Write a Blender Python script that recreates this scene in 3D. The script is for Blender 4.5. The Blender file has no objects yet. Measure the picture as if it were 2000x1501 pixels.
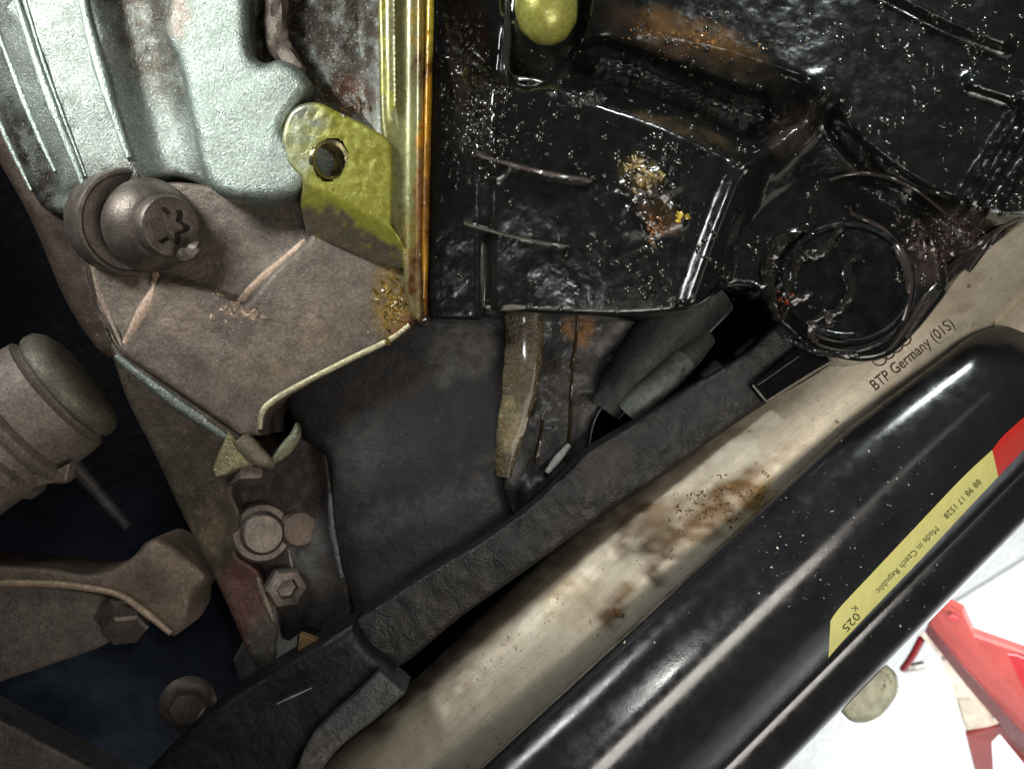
import bpy, math, random
import numpy as np
from mathutils import Vector, Matrix
from mathutils.geometry import delaunay_2d_cdt
from mathutils.bvhtree import BVHTree

random.seed(7)
rng = np.random.default_rng(7)
S = bpy.context.scene
COL = S.collection

# ------------------------------------------------------------------ camera
# One unit = 0.2 mm.  (x, y, h): bearing of a point as seen from the camera
# and its height towards the camera above a plane 350 mm away.
U = 0.0002
F = 1750.0
CAMZ = 1.07
g = Vector((0.5, -0.7, -0.5)).normalized()          # gravity, camera axes
zc = -g
xc = Vector((1, 0, 0)); xc = (xc - zc * xc.dot(zc)).normalized()
yc = zc.cross(xc)
W = Matrix((xc, yc, zc))                              # camera axes -> world
CAMLOC = Vector((0, 0, CAMZ))
cam_d = bpy.data.cameras.new('camera')
cam = bpy.data.objects.new('camera', cam_d); COL.objects.link(cam)
M4 = W.to_4x4(); M4.translation = CAMLOC
cam.matrix_world = M4
cam_d.sensor_width = 36; cam_d.lens = 36 * F / 2000
cam_d.clip_start = 0.01; cam_d.clip_end = 50
cam_d.dof.use_dof = True; cam_d.dof.focus_distance = 0.345; cam_d.dof.aperture_fstop = 18
S.camera = cam
W3 = np.array(W); CL = np.array(CAMLOC)

def Q(x, y, h):
    """bearing + height -> camera-axis units"""
    x = np.asarray(x, float); y = np.asarray(y, float); h = np.asarray(h, float)
    d = F - h; s = d / F
    return np.stack(np.broadcast_arrays((x - 1000) * s, -(y - 750.5) * s, -d), -1)
def Wd(q):
    return np.asarray(q) @ W3.T * U + CL
def elev(x, y, z):
    """height value h of the point on bearing (x, y) that is z metres above the floor"""
    k = ((x - 1000) * g.x - (y - 750.5) * g.y + F * -g.z) / F
    return F - (CAMZ - z) / k / U

# ------------------------------------------------------------------ light
S.view_settings.view_transform = 'Standard'; S.view_settings.look = 'None'
S.view_settings.exposure = 0.2; S.view_settings.gamma = 1
S.view_settings.use_curve_mapping = False
wd = bpy.data.worlds.new('World'); S.world = wd; wd.use_nodes = True
wd.node_tree.nodes['Background'].inputs[0].default_value = (0.78, 0.88, 1.0, 1)
wd.node_tree.nodes['Background'].inputs[1].default_value = 0.02
def area(name, pos, target, sx, sy, power, color, along=None, spread=180):
    """pos/target in metres on camera axes"""
    l = bpy.data.lights.new(name, 'AREA'); l.shape = 'RECTANGLE'; l.size = sx; l.size_y = sy
    l.energy = power; l.color = color; l.spread = math.radians(spread)
    o = bpy.data.objects.new(name, l); COL.objects.link(o)
    p = Vector(pos); z = (p - Vector(target)).normalized()
    x = Vector(along or (1, 0, 0)); x = (x - z * x.dot(z)).normalized(); y = z.cross(x)
    m = Matrix((x, y, z)).transposed()
    m4 = (W @ m).to_4x4(); m4.translation = W @ p + CAMLOC
    o.matrix_world = m4
    return o
AX = (0.734, 0.679, 0)
area('work_lamp', (-0.36, 0.30, -0.12), (-0.15, 0.13, -0.355), 0.18, 0.14, 0.27, (0.97, 1.0, 0.97), None, 50)
area('front_fill', (0.30, -0.16, 0.75), (0.0, 0.0, -0.35), 1.3, 0.30, 0.9, (1.0, 0.92, 0.82), AX)  # added warm fill behind the camera, no real fitting
area('band_fill', (0.17, -0.14, -0.01), (0.02, -0.02, -0.35), 0.26, 0.14, 0.66, (1.0, 0.93, 0.84), AX)  # added strip light, gives the black bar its long highlight band
area('pan_fill', (0.15, 0.40, -0.17), (0.14, 0.08, -0.35), 0.05, 0.05, 0.10, (0.93, 1.0, 1.0), None, 55)  # added light that brightens the pan's ridges and ribs
area('phone_torch', (0.012, 0.022, 0.0), (0.0, 0.0, -0.35), 0.008, 0.008, 0.10, (1.0, 1.0, 0.96))
area('floor_fill', (0.50, -0.20, -0.60), (0.64, -0.52, -1.10), 0.4, 0.3, 6.2, (0.97, 0.99, 1.0), None, 160)  # added light out of view, turns the floor white

# ------------------------------------------------------------------ noise
def vnoise(x, y, seed=0):
    x = np.asarray(x, float); y = np.asarray(y, float)
    xi = np.floor(x).astype(np.int64); yi = np.floor(y).astype(np.int64)
    fx = x - xi; fy = y - yi
    fx = fx * fx * (3 - 2 * fx); fy = fy * fy * (3 - 2 * fy)
    def hsh(a, b):
        n = (a * 374761393 + b * 668265263 + seed * 974634777) & 0xffffffff
        n = ((n ^ (n >> 13)) * 1274126177) & 0xffffffff
        return ((n ^ (n >> 16)) & 0xffff) / 65535.0
    a = hsh(xi, yi); b = hsh(xi + 1, yi); c = hsh(xi, yi + 1); d = hsh(xi + 1, yi + 1)
    return (a + (b - a) * fx) * (1 - fy) + (c + (d - c) * fx) * fy
def fbm(x, y, size, octv=4, seed=0):
    v = 0; a = 0.5; t = 0; k = 1.0 / size
    for i in range(octv):
        v = v + a * vnoise(np.asarray(x) * k + 17.3 * i, np.asarray(y) * k - 9.1 * i, seed + i)
        t += a; a *= 0.5; k *= 2.03
    return v / t * 2 - 1
def sst(v, a, b):
    t = np.clip((np.asarray(v, float) - a) / (b - a), 0, 1)
    return t * t * (3 - 2 * t)

# ------------------------------------------------------------------ 2-D outlines
def spline(pts, step=6.0, closed=True, sharp=()):
    """Catmull-Rom through pts, resampled"""
    P = np.array(pts, float); n = len(P); out = []
    rngi = range(n if closed else n - 1)
    for i in rngi:
        p1 = P[i]; p2 = P[(i + 1) % n]
        p0 = P[(i - 1) % n] if (closed or i > 0) else p1
        p3 = P[(i + 2) % n] if (closed or i + 2 < n) else p2
        m1 = np.zeros_like(p1) if i in sharp else (p2 - p0) * 0.5
        m2 = np.zeros_like(p1) if ((i + 1) % n) in sharp else (p3 - p1) * 0.5
        k = max(2, int(np.linalg.norm((p2 - p1)[:2]) / step))
        for j in range(k):
            t = j / k
            out.append((2*t**3 - 3*t*t + 1) * p1 + (t**3 - 2*t*t + t) * m1 + (-2*t**3 + 3*t*t) * p2 + (t**3 - t*t) * m2)
    if not closed: out.append(P[-1])
    return np.array(out)
def poly(pts, step=6.0):
    P = np.array(pts, float); out = []
    for i in range(len(P)):
        a = P[i]; b = P[(i + 1) % len(P)]
        k = max(1, int(np.linalg.norm(b - a) / step))
        for j in range(k): out.append(a + (b - a) * j / k)
    return np.array(out)
def sdf(x, y, P):
    """signed distance to polygon, positive inside"""
    x = np.asarray(x, float).ravel(); y = np.asarray(y, float).ravel()
    P = np.asarray(P, float); A = P; B = np.roll(P, -1, 0)
    best = np.full(x.shape, 1e18); ins = np.zeros(x.shape, bool)
    for a, b in zip(A, B):
        dx, dy = b - a; L = dx * dx + dy * dy + 1e-12
        t = np.clip(((x - a[0]) * dx + (y - a[1]) * dy) / L, 0, 1)
        d = (x - a[0] - t * dx) ** 2 + (y - a[1] - t * dy) ** 2
        best = np.minimum(best, d)
        if a[1] != b[1]:
            c = (a[1] > y) != (b[1] > y)
            ins ^= c & (x < dx * (y - a[1]) / (b[1] - a[1]) + a[0])
    r = np.sqrt(best)
    return np.where(ins, r, -r)
def lined(x, y, pts):
    """distance to open polyline and parameter 0..1 along it"""
    x = np.asarray(x, float); y = np.asarray(y, float); P = np.array(pts, float)
    best = np.full(x.shape, 1e18); par = np.zeros(x.shape); n = len(P) - 1
    for i in range(n):
        a = P[i]; b = P[i + 1]; dx, dy = b - a
        t = np.clip(((x - a[0]) * dx + (y - a[1]) * dy) / (dx * dx + dy * dy + 1e-12), 0, 1)
        d = (x - a[0] - t * dx) ** 2 + (y - a[1] - t * dy) ** 2
        par = np.where(d < best, (i + t) / n, par); best = np.minimum(best, d)
    return np.sqrt(best), par

# ------------------------------------------------------------------ materials
def lin(r, g_, b):
    f = lambda c: (c / 255 / 12.92) if c / 255 <= 0.04045 else ((c / 255 + 0.055) / 1.055) ** 2.4
    return (f(r), f(g_), f(b))
MATS = {}
def mat(name, color=(.5, .5, .5), rough=.5, metal=0.0, coat=0.0, coat_rough=.1, usecol=False,
        var=(40, 0.25), speck=None, bumps=((6, .15),), rvar=0.15, emit=None, spec=0.5, coords='Object', streak=0):
    m = bpy.data.materials.new(name); m.use_nodes = True; MATS[name] = m
    nt = m.node_tree; N = nt.nodes; L = nt.links; b = N['Principled BSDF']
    tc = N.new('ShaderNodeTexCoord'); co = tc.outputs[coords]
    def noise(size, det=4, rg=.6):
        n = N.new('ShaderNodeTexNoise'); n.inputs['Scale'].default_value = 1 / (size * U)
        n.inputs['Detail'].default_value = det; n.inputs['Roughness'].default_value = rg
        L.new(co, n.inputs['Vector']); return n.outputs['Fac']
    if usecol:
        a = N.new('ShaderNodeAttribute'); a.attribute_name = 'col'; base = a.outputs['Color']
    else:
        r = N.new('ShaderNodeRGB'); r.outputs[0].default_value = (*color, 1); base = r.outputs[0]
    for vs_, va_ in (var if (var and isinstance(var, list)) else ([var] if var else [])):
        n = noise(vs_, 6, .65)
        mr = N.new('ShaderNodeMapRange'); mr.inputs[1].default_value = .3; mr.inputs[2].default_value = .7
        mr.inputs[3].default_value = 1 - va_; mr.inputs[4].default_value = 1 + va_
        L.new(n, mr.inputs[0])
        mx = N.new('ShaderNodeVectorMath'); mx.operation = 'SCALE'
        L.new(base, mx.inputs[0]); L.new(mr.outputs[0], mx.inputs['Scale']); base = mx.outputs[0]
    if streak:
        at_ = N.new('ShaderNodeAttribute'); at_.attribute_name = 'tuv'
        for sc_, amt in ((1.0, streak), (3.1, streak * .6)):
            n = N.new('ShaderNodeTexNoise'); n.inputs['Scale'].default_value = sc_; n.inputs['Detail'].default_value = 5
            L.new(at_.outputs['Vector'], n.inputs['Vector'])
            mr = N.new('ShaderNodeMapRange'); mr.inputs[1].default_value = .3; mr.inputs[2].default_value = .7
            mr.inputs[3].default_value = 1 - amt; mr.inputs[4].default_value = 1 + amt * .7
            L.new(n.outputs['Fac'], mr.inputs[0])
            mx = N.new('ShaderNodeVectorMath'); mx.operation = 'SCALE'
            L.new(base, mx.inputs[0]); L.new(mr.outputs[0], mx.inputs['Scale']); base = mx.outputs[0]
    if speck:
        for scol, size, lo, hi in speck:
            n = noise(size, 5, .7)
            mr = N.new('ShaderNodeMapRange'); mr.inputs[1].default_value = lo; mr.inputs[2].default_value = hi
            L.new(n, mr.inputs[0])
            mx = N.new('ShaderNodeMix'); mx.data_type = 'RGBA'
            L.new(mr.outputs[0], mx.inputs['Factor']); L.new(base, mx.inputs[6])
            mx.inputs[7].default_value = (*scol, 1); base = mx.outputs[2]
    L.new(base, b.inputs['Base Color'])
    b.inputs['Metallic'].default_value = metal
    b.inputs['Specular IOR Level'].default_value = spec
    if rvar:
        n = noise(25, 5)
        mr = N.new('ShaderNodeMapRange'); mr.inputs[1].default_value = .3; mr.inputs[2].default_value = .7
        mr.inputs[3].default_value = max(.02, rough - rvar); mr.inputs[4].default_value = min(1, rough + rvar)
        L.new(n, mr.inputs[0]); L.new(mr.outputs[0], b.inputs['Roughness'])
    else: b.inputs['Roughness'].default_value = rough
    b.inputs['Coat Weight'].default_value = coat; b.inputs['Coat Roughness'].default_value = coat_rough
    prev = None
    for size, st in bumps:
        bp = N.new('ShaderNodeBump'); bp.inputs['Strength'].default_value = st
        bp.inputs['Distance'].default_value = size * U * .6
        L.new(noise(size, 3), bp.inputs['Height'])
        if prev: L.new(prev, bp.inputs['Normal'])
        prev = bp.outputs['Normal']
    if prev:
        L.new(prev, b.inputs['Normal'])
    if emit:
        b.inputs['Emission Color'].default_value = (*emit[0], 1); b.inputs['Emission Strength'].default_value = emit[1]
    return m

mat('cast_alu', usecol=True, rough=.38, metal=.75, var=[(5, .4), (60, .18)], speck=[(lin(205, 215, 206), 5, .60, .72), (lin(84, 84, 76), 6, .68, .76)], bumps=((3.5, 1.0), (9, .15)), rvar=.15)
mat('dusty_alu', usecol=True, rough=.52, metal=.35, var=[(7, .4), (45, .3)], speck=[(lin(38, 31, 27), 10, .62, .72), (lin(160, 144, 128), 5, .64, .76), (lin(146, 130, 114), 34, .68, .76)], bumps=((3.5, .7), (12, .15)))
mat('oily_alu', usecol=True, rough=.3, metal=.3, coat=.5, coat_rough=.12, var=(9, .3), bumps=((3, .35), (10, .08)))
mat('oil_black', usecol=True, rough=.2, metal=0, coat=.5, coat_rough=.05, var=(30, .35), bumps=((4, .07), (70, .10)), rvar=.1)
mat('oil_crust', usecol=True, rough=.25, metal=.1, coat=1, coat_rough=.08, var=(10, .5), bumps=((5, .5), (14, .4)))
mat('oil_grime', usecol=True, rough=.5, coat=.15, coat_rough=.2, var=(14, .6), bumps=((4, .5), (14, .3)))
mat('oil_drop', color=(.02, .018, .012), rough=.05, coat=1, coat_rough=.03, var=None, bumps=(), rvar=0)
mat('oily_drop', color=lin(150, 130, 40), rough=.05, coat=1, coat_rough=.03, var=None, bumps=(), rvar=0)
mat('steel_dull', color=lin(104, 95, 88), rough=.42, metal=.6, var=[(8, .3), (40, .3)], speck=[(lin(56, 44, 38), 12, .62, .72)], bumps=((3.5, .5),))
mat('steel_bright', color=lin(190, 185, 175), rough=.3, metal=.9, var=(15, .2), bumps=((5, .2),))
mat('thread_steel', color=lin(150, 140, 110), rough=.28, metal=.9, var=(15, .2), bumps=((5, .2),))
mat('dark_cover', usecol=True, rough=.55, metal=.1, var=[(9, .35), (60, .35)], speck=[(lin(84, 80, 76), 8, .66, .78), (lin(20, 18, 18), 40, .6, .75)], bumps=((4, .35), (40, .15)), spec=.35)
mat('rubber', usecol=True, rough=.55, metal=0, var=[(8, .5), (40, .4)], speck=[(lin(96, 86, 76), 7, .68, .78)], bumps=((5, .45), (20, .3)))
mat('alu_tube', usecol=True, rough=.42, metal=.35, var=(30, .12), speck=[(lin(96, 72, 44), 26, .64, .72), (lin(70, 52, 36), 7, .635, .70)], bumps=((3.5, .3),), streak=.11)
mat('black_paint', color=lin(36, 37, 40), rough=.2, metal=0, coat=0, coat_rough=.25, var=(120, .3), speck=[(lin(120, 115, 105), 7, .745, .78)], bumps=((5, .04),), rvar=.08, spec=1.0)
mat('black_matte', color=lin(17, 18, 22), rough=.5, var=(30, .4), speck=[(lin(70, 66, 60), 8, .68, .78)], bumps=((4, .3), (30, .2)), spec=.35)
mat('void_black', usecol=True, spec=.1, rough=.8, var=(120, .4), bumps=((30, .5),))
mat('ink', color=lin(62, 46, 34), rough=.7, var=(6, .3), bumps=(), rvar=0)
mat('ink_dark', color=lin(70, 72, 40), rough=.7, var=(6, .3), bumps=(), rvar=0)
mat('sticker', usecol=True, rough=.45, var=(25, .06), bumps=((40, .1),), rvar=.05)
mat('floor', color=(.80, .81, .80), rough=.55, var=(90, .05), speck=[((.55, .56, .56), 60, .60, .72)], bumps=((40, .25), (300, .1)), rvar=.1)
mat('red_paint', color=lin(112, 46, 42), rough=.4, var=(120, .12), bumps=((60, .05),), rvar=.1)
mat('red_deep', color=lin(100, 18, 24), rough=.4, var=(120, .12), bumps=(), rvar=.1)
mat('decal_grey', color=lin(160, 150, 135), rough=.5, var=(60, .2), bumps=())
mat('decal_pale', color=lin(228, 208, 190), rough=.5, var=(60, .15), bumps=())
mat('plastic_clip', color=lin(212, 213, 186), rough=.35, coat=.3, var=(30, .3), speck=[(lin(80, 62, 48), 22, .62, .72)], bumps=((12, .2),))
mat('gasket', usecol=True, rough=.35, metal=.1, coat=.4, var=(10, .4), bumps=((6, .8), (16, .6)))

# ------------------------------------------------------------------ objects
def root(name, label, cat, at, group=None):
    o = bpy.data.objects.new(name, None); COL.objects.link(o)
    o.empty_display_size = .02
    o.location = Wd(Q(*at)); o['label'] = label; o['category'] = cat
    if group: o['group'] = group
    return o
def finish(name, verts_w, faces, m, parent=None, cols=None, smooth=True, sharp_deg=38, tagd=None, tuv=None):
    V = np.asarray(verts_w, float); c = V.mean(0)
    me = bpy.data.meshes.new(name)
    me.from_pydata((V - c).tolist(), [], [list(map(int, f)) for f in faces])
    if cols is not None:
        a = me.attributes.new('col', 'FLOAT_COLOR', 'POINT')
        cc = np.ones((len(V), 4), np.float32); cc[:, :3] = np.clip(cols, 0, 1)
        a.data.foreach_set('color', cc.ravel())
    if tuv is not None:
        a = me.attributes.new('tuv', 'FLOAT_VECTOR', 'POINT'); a.data.foreach_set('vector', np.asarray(tuv, np.float32).ravel())
    me.materials.append(MATS[m]); me.update()
    import bmesh
    bm = bmesh.new(); bm.from_mesh(me); bmesh.ops.recalc_face_normals(bm, faces=bm.faces)
    for e in bm.edges:
        if len(e.link_faces) == 2 and e.calc_face_angle(0) > math.radians(sharp_deg): e.smooth = False
    for f in bm.faces: f.smooth = smooth
    bm.to_mesh(me); bm.free()
    o = bpy.data.objects.new(name, me); COL.objects.link(o)
    if parent is not None:
        o.parent = parent
        o.location = Vector(c) - (parent_world(parent))
    else:
        o.location = c
    if tagd:
        for k, v in tagd.items(): o[k] = v
    return o
def parent_world(p):
    l = Vector(p.location)
    while p.parent is not None:
        p = p.parent; l += Vector(p.location)
    return l
ALLW = {}     # name -> (verts, faces) for later ray casting
def keep(key, V, Fc):
    ALLW.setdefault(key, []).append((V, Fc))

def relief(name, outline, hfun, base, m, r=10, step=8, col=None, parent=None, key=None, rings=(0.12, .4, .75), tagd=None):
    """solid with a modelled front: front height hfun(x, y), edge rolled over radius r, sides going back to `base`"""
    P = np.asarray(outline, float)
    if sum(P[i][0] * P[(i+1) % len(P)][1] - P[(i+1) % len(P)][0] * P[i][1] for i in range(len(P))) < 0: P = P[::-1]
    x0, y0 = P.min(0); x1, y1 = P.max(0)
    gx, gy = np.meshgrid(np.arange(x0, x1, step), np.arange(y0, y1, step))
    gx = gx + (np.arange(gx.shape[0]) % 2)[:, None] * step * .5
    gx = gx.ravel(); gy = gy.ravel()
    sd = sdf(gx, gy, P); ok = sd > max(r, step * .6)
    pts = [P]
    nb = np.roll(P, -1, 0) - np.roll(P, 1, 0); nb = nb / (np.linalg.norm(nb, axis=1)[:, None] + 1e-9)
    inn = np.stack([-nb[:, 1], nb[:, 0]], 1)
    for k in list(rings) + [1.0]:
        R = P + inn * (r * k); s = sdf(R[:, 0], R[:, 1], P)
        pts.append(R[np.abs(s - r * k) < r * k * .12 + .01])
    pts.append(np.stack([gx[ok], gy[ok]], 1))
    allp = np.concatenate(pts); n0 = len(P)
    res = delaunay_2d_cdt([Vector(p) for p in allp], [(i, (i + 1) % n0) for i in range(n0)], [], 1, 0.01)
    V2 = np.array([tuple(v) for v in res[0]]); Fc = [list(f) for f in res[2]]
    sd = np.maximum(sdf(V2[:, 0], V2[:, 1], P), 0)
    h = np.asarray(hfun(V2[:, 0], V2[:, 1]), float) * np.ones(len(V2))
    t = np.clip(1 - sd / r, 0, 1); h = h - r * (1 - np.sqrt(np.maximum(1 - t * t, 0)))
    q = Q(V2[:, 0], V2[:, 1], h)
    cnt = {}
    for f in Fc:
        for a, b in zip(f, f[1:] + f[:1]):
            k = (min(a, b), max(a, b)); cnt.setdefault(k, []).append((a, b))
    bnd = [v[0] for v in cnt.values() if len(v) == 1]
    bidx = sorted({i for e in bnd for i in e}); mp = {i: len(q) + j for j, i in enumerate(bidx)}
    qb = q[bidx].copy(); qb[:, 2] = -(F - np.minimum(base, h[bidx] - 2))
    q = np.concatenate([q, qb])
    Fc = Fc + [[b, a, mp[a], mp[b]] for a, b in bnd]
    cols = None
    if col is not None:
        xy = np.concatenate([V2, V2[bidx]])
        cols = col(xy[:, 0], xy[:, 1]) if callable(col) else np.tile(np.array(col, float), (len(xy), 1))
    V = Wd(q)
    if key: keep(key, V, Fc)
    return finish(name, V, Fc, m, parent, cols, tagd=tagd)

def paint(base, blobs=(), seed=3):
    """base colour with ragged patches of dirt, oil, painted shade or painted sheen: (x, y, rx, ry, deg, colour, amount)"""
    def f(x, y):
        c = np.tile(np.array(base, float), (len(x), 1))
        wx = x + 26 * fbm(x, y, 50, 4, seed); wy = y + 26 * fbm(x, y, 50, 4, seed + 9)
        for (bx, by, rx, ry, dg, cc, am) in blobs:
            a = math.radians(dg); dx = wx - bx; dy = wy - by
            u = (dx * math.cos(a) + dy * math.sin(a)) / rx; v = (-dx * math.sin(a) + dy * math.cos(a)) / ry
            w = (1 - sst(np.sqrt(u * u + v * v), .55, 1.15)) * am
            w = w * np.clip(.75 + .8 * fbm(x, y, 16, 3, seed + 5), 0, 1)
            w = np.minimum(w, 1)
            c = c * (1 - w[:, None]) + np.array(cc) * w[:, None]
        return c
    return f

def sweep(name, path, m, prof=None, rad=10, sides=14, flat=1.0, caps=True, col=None, parent=None, key=None, tagd=None, smoothpath=True, step=10, wob=0, taper=None):
    """tube along (x, y, h) bearings; rad number or list per path point; flat squeezes it towards the base"""
    P = np.array(path, float)
    R = np.array(rad if hasattr(rad, '__len__') else [rad] * len(P), float)
    if smoothpath and len(P) > 1:
        PR = spline(np.concatenate([P, R[:, None]], 1), step, closed=False); P = PR[:, :3]; R = PR[:, 3]
    q = Q(P[:, 0], P[:, 1], P[:, 2]); n = len(q)
    T = np.gradient(q, axis=0); T /= np.linalg.norm(T, axis=1)[:, None] + 1e-9
    zax = np.array([0, 0, 1.0]); V = []; Fc = []
    ang = np.linspace(0, 2 * math.pi, sides, endpoint=False)
    for i in range(n):
        a = np.cross(zax, T[i]); a /= np.linalg.norm(a) + 1e-9; b = np.cross(T[i], a)
        w = 1 + (wob * fbm(np.cos(ang) * 3 + i * .37, np.sin(ang) * 3 + i * .21, 1.0, 3, 5) if wob else 0)
        V.append(q[i] + (np.cos(ang) * R[i] * w)[:, None] * a + (np.sin(ang) * R[i] * flat * w)[:, None] * b)
    V = np.concatenate(V)
    for i in range(n - 1):
        for j in range(sides):
            k = (j + 1) % sides
            Fc.append([i * sides + j, i * sides + k, (i + 1) * sides + k, (i + 1) * sides + j])
    if caps:
        Fc.append(list(range(sides))[::-1]); Fc.append([(n - 1) * sides + j for j in range(sides)])
    cols = None
    if col is not None:
        pr = V; d = -pr[:, 2]; xx = pr[:, 0] / d * F + 1000; yy = 750.5 - pr[:, 1] / d * F
        cols = col(xx, yy) if callable(col) else np.tile(np.array(col, float), (len(V), 1))
    Vw = Wd(V)
    if key: keep(key, Vw, Fc)
    tu = np.stack([np.repeat(np.arange(n) * step / 260.0, sides), np.tile(np.cos(ang) * 9, n), np.tile(np.sin(ang) * 9, n)], 1)
    return finish(name, Vw, Fc, m, parent, cols, tagd=tagd, tuv=tu)

def onsurf(key, pts, off=0.0, step=14):
    """(x, y) path laid on an already built surface"""
    tr = bvh(key); out = []
    P = spline(np.array(pts, float), step, closed=False)
    for x, y in P:
        loc, nr = cast(tr, x, y)
        if loc is None:
            out.append((x, y, out[-1][2] if out else 0)); continue
        q = W.transposed() @ (loc - CAMLOC) / U
        out.append((x, y, F + q.z + off))
    hs_ = np.array([o[2] for o in out])
    if len(hs_) > 4:
        hs_ = np.convolve(np.pad(hs_, 2, mode='edge'), np.ones(5) / 5, 'valid')
    return [(o[0], o[1], float(z)) for o, z in zip(out, hs_)]
def taperr(n, a, b, c): 
    t = np.linspace(0, 1, n); return list(np.interp(t, [0, .5, 1], [a, b, c]))
def ridge_on(name, key, pts, m, r, col, parent, off=-2.0, flat=.6, wob=.1, newkey=None):
    P = onsurf(key, pts, off); 
    return sweep(name, P, m, rad=taperr(len(P), r * .5, r, r * .5), flat=flat, wob=wob, col=col, parent=parent, key=newkey, smoothpath=False)
def frame_axis(ax):
    z = np.array(ax, float); z /= np.linalg.norm(z)
    x = np.cross([0, 1, 0], z); x /= np.linalg.norm(x); y = np.cross(z, x)
    return x, y, z
def lathe(name, at, axis, prof, m, sides=40, parent=None, lobes=None, col=None, key=None, close=True, tagd=None):
    """prof: list of (radius, distance along axis); lobes: {ring index: (count, depth)}"""
    c = Q(*at); X, Y, Z = frame_axis(axis); V = []; Fc = []
    ang = np.linspace(0, 2 * math.pi, sides, endpoint=False)
    for i, (r, t) in enumerate(prof):
        rr = np.full(sides, float(r))
        if lobes and i in lobes:
            rr = rr + lobes[i][1] * np.cos(lobes[i][0] * ang)
        V.append(c + (np.cos(ang) * rr)[:, None] * X + (np.sin(ang) * rr)[:, None] * Y + t * Z)
    V = np.concatenate(V); n = len(prof)
    for i in range(n - 1):
        for j in range(sides):
            k = (j + 1) % sides
            Fc.append([i * sides + j, i * sides + k, (i + 1) * sides + k, (i + 1) * sides + j])
    if close:
        Fc.append(list(range(sides))[::-1]); Fc.append([(n - 1) * sides + j for j in range(sides)])
    cols = None
    if col is not None: cols = np.tile(np.array(col, float), (len(V), 1))
    Vw = Wd(V)
    if key: keep(key, Vw, Fc)
    return finish(name, Vw, Fc, m, parent, cols, tagd=tagd)

def plate(name, pts, thick, m, parent=None, bevel=2, tagd=None, col=None, key=None):
    """flat or folded plate given by (x, y, h) corners; thick goes away from the camera"""
    q = Q(*np.array(pts, float).T); n = len(q)
    nrm = np.zeros(3)
    for i in range(1, n - 1): nrm += np.cross(q[i] - q[0], q[i + 1] - q[0])
    nrm /= np.linalg.norm(nrm) + 1e-9
    if nrm[2] < 0: nrm = -nrm
    cen = q.mean(0); inset = q + (cen - q) / (np.linalg.norm(cen - q, axis=1)[:, None] + 1e-9) * bevel
    V = np.concatenate([inset, q - nrm * bevel, q - nrm * thick])
    Fc = [list(range(n))] + [[i, (i + 1) % n, n + (i + 1) % n, n + i] for i in range(n)] + \
         [[n + i, n + (i + 1) % n, 2 * n + (i + 1) % n, 2 * n + i] for i in range(n)] + [list(range(2 * n, 3 * n))[::-1]]
    cols = None if col is None else np.tile(np.array(col, float), (len(V), 1))
    Vw = Wd(V)
    if key: keep(key, Vw, Fc)
    return finish(name, Vw, Fc, m, parent, cols, tagd=tagd, sharp_deg=25)

def tag(o, label, cat, group=None):
    o['label'] = label; o['category'] = cat
    if group: o['group'] = group
    return o
def bvh(key):
    V = []; Fc = []; n = 0
    for v, f in ALLW[key]:
        V.extend(map(tuple, v)); Fc.extend([[i + n for i in ff] for ff in f]); n += len(v)
    return BVHTree.FromPolygons(V, Fc)
def cast(tree, x, y):
    d = Vector(Wd(Q(x, y, 0))) - CAMLOC
    loc, nrm, i, dist = tree.ray_cast(CAMLOC, d.normalized())
    return (loc, nrm) if loc is not None else (None, None)

# colours
TEAL = lin(134, 140, 134); TEAL2 = lin(112, 119, 112)
BROWN = lin(100, 89, 80); BROWND = lin(62, 54, 48); TAN = lin(150, 130, 114)
OLIVE = lin(150, 146, 30); YOLK = lin(142, 140, 56); AMBER = lin(120, 62, 8); DKAMB = lin(70, 32, 8)
BLK = lin(22, 24, 22); BLKB = lin(44, 34, 30)

# ================================================================== SETTING
# floor
def quadsheet(name, corners, m, kind):
    V = np.array(corners); return finish(name, V, [[0, 1, 2, 3]], m, None, tagd={'kind': kind}, smooth=False)
fl = Wd(Q(1800, 1300, elev(1800, 1300, 0)))
N_ = 60
xs = np.linspace(-1.6, 1.9, N_) + fl[0]; ys = np.linspace(-1.9, 1.6, N_) + fl[1]
VX, VY = np.meshgrid(xs, ys)
finish('floor', np.stack([VX.ravel(), VY.ravel(), np.zeros(N_ * N_)], 1),
       [[j * N_ + i, j * N_ + i + 1, (j + 1) * N_ + i + 1, (j + 1) * N_ + i] for j in range(N_ - 1) for i in range(N_ - 1)],
       'floor', tagd={'kind': 'structure'})
mat('joint', color=(.42, .43, .43), rough=.7, var=(40, .2), bumps=())
ja = [(1840, 1188), (2060, 1052), (2060, 1057), (1840, 1193)]
finish('floor_joint', [Wd(Q(x, y, elev(x, y, .004))) for x, y in ja], [[0, 1, 2, 3]], 'joint', tagd={'kind': 'structure'})
# dark interior of the engine bay behind the parts
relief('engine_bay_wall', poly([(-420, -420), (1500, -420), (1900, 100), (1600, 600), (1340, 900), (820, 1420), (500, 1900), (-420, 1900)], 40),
       lambda x, y: -620 + 60 * fbm(x, y, 300, 3), -760, 'void_black', r=20, step=50, col=lambda x, y: np.array(lin(10, 11, 16)) + np.array(lin(58, 66, 80)) * (sst(y, 900, 1400) * (1 - sst(x, 200, 800)))[:, None], tagd={'kind': 'structure'})  # bluish lens haze painted into the wall colour at lower left

# ================================================================== ENGINE BLOCK
eng = root('engine_block', 'cast aluminium engine housing, clean grey above, dusty brown below, oil stained right edge', 'engine', (400, 500, -60))
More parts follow.
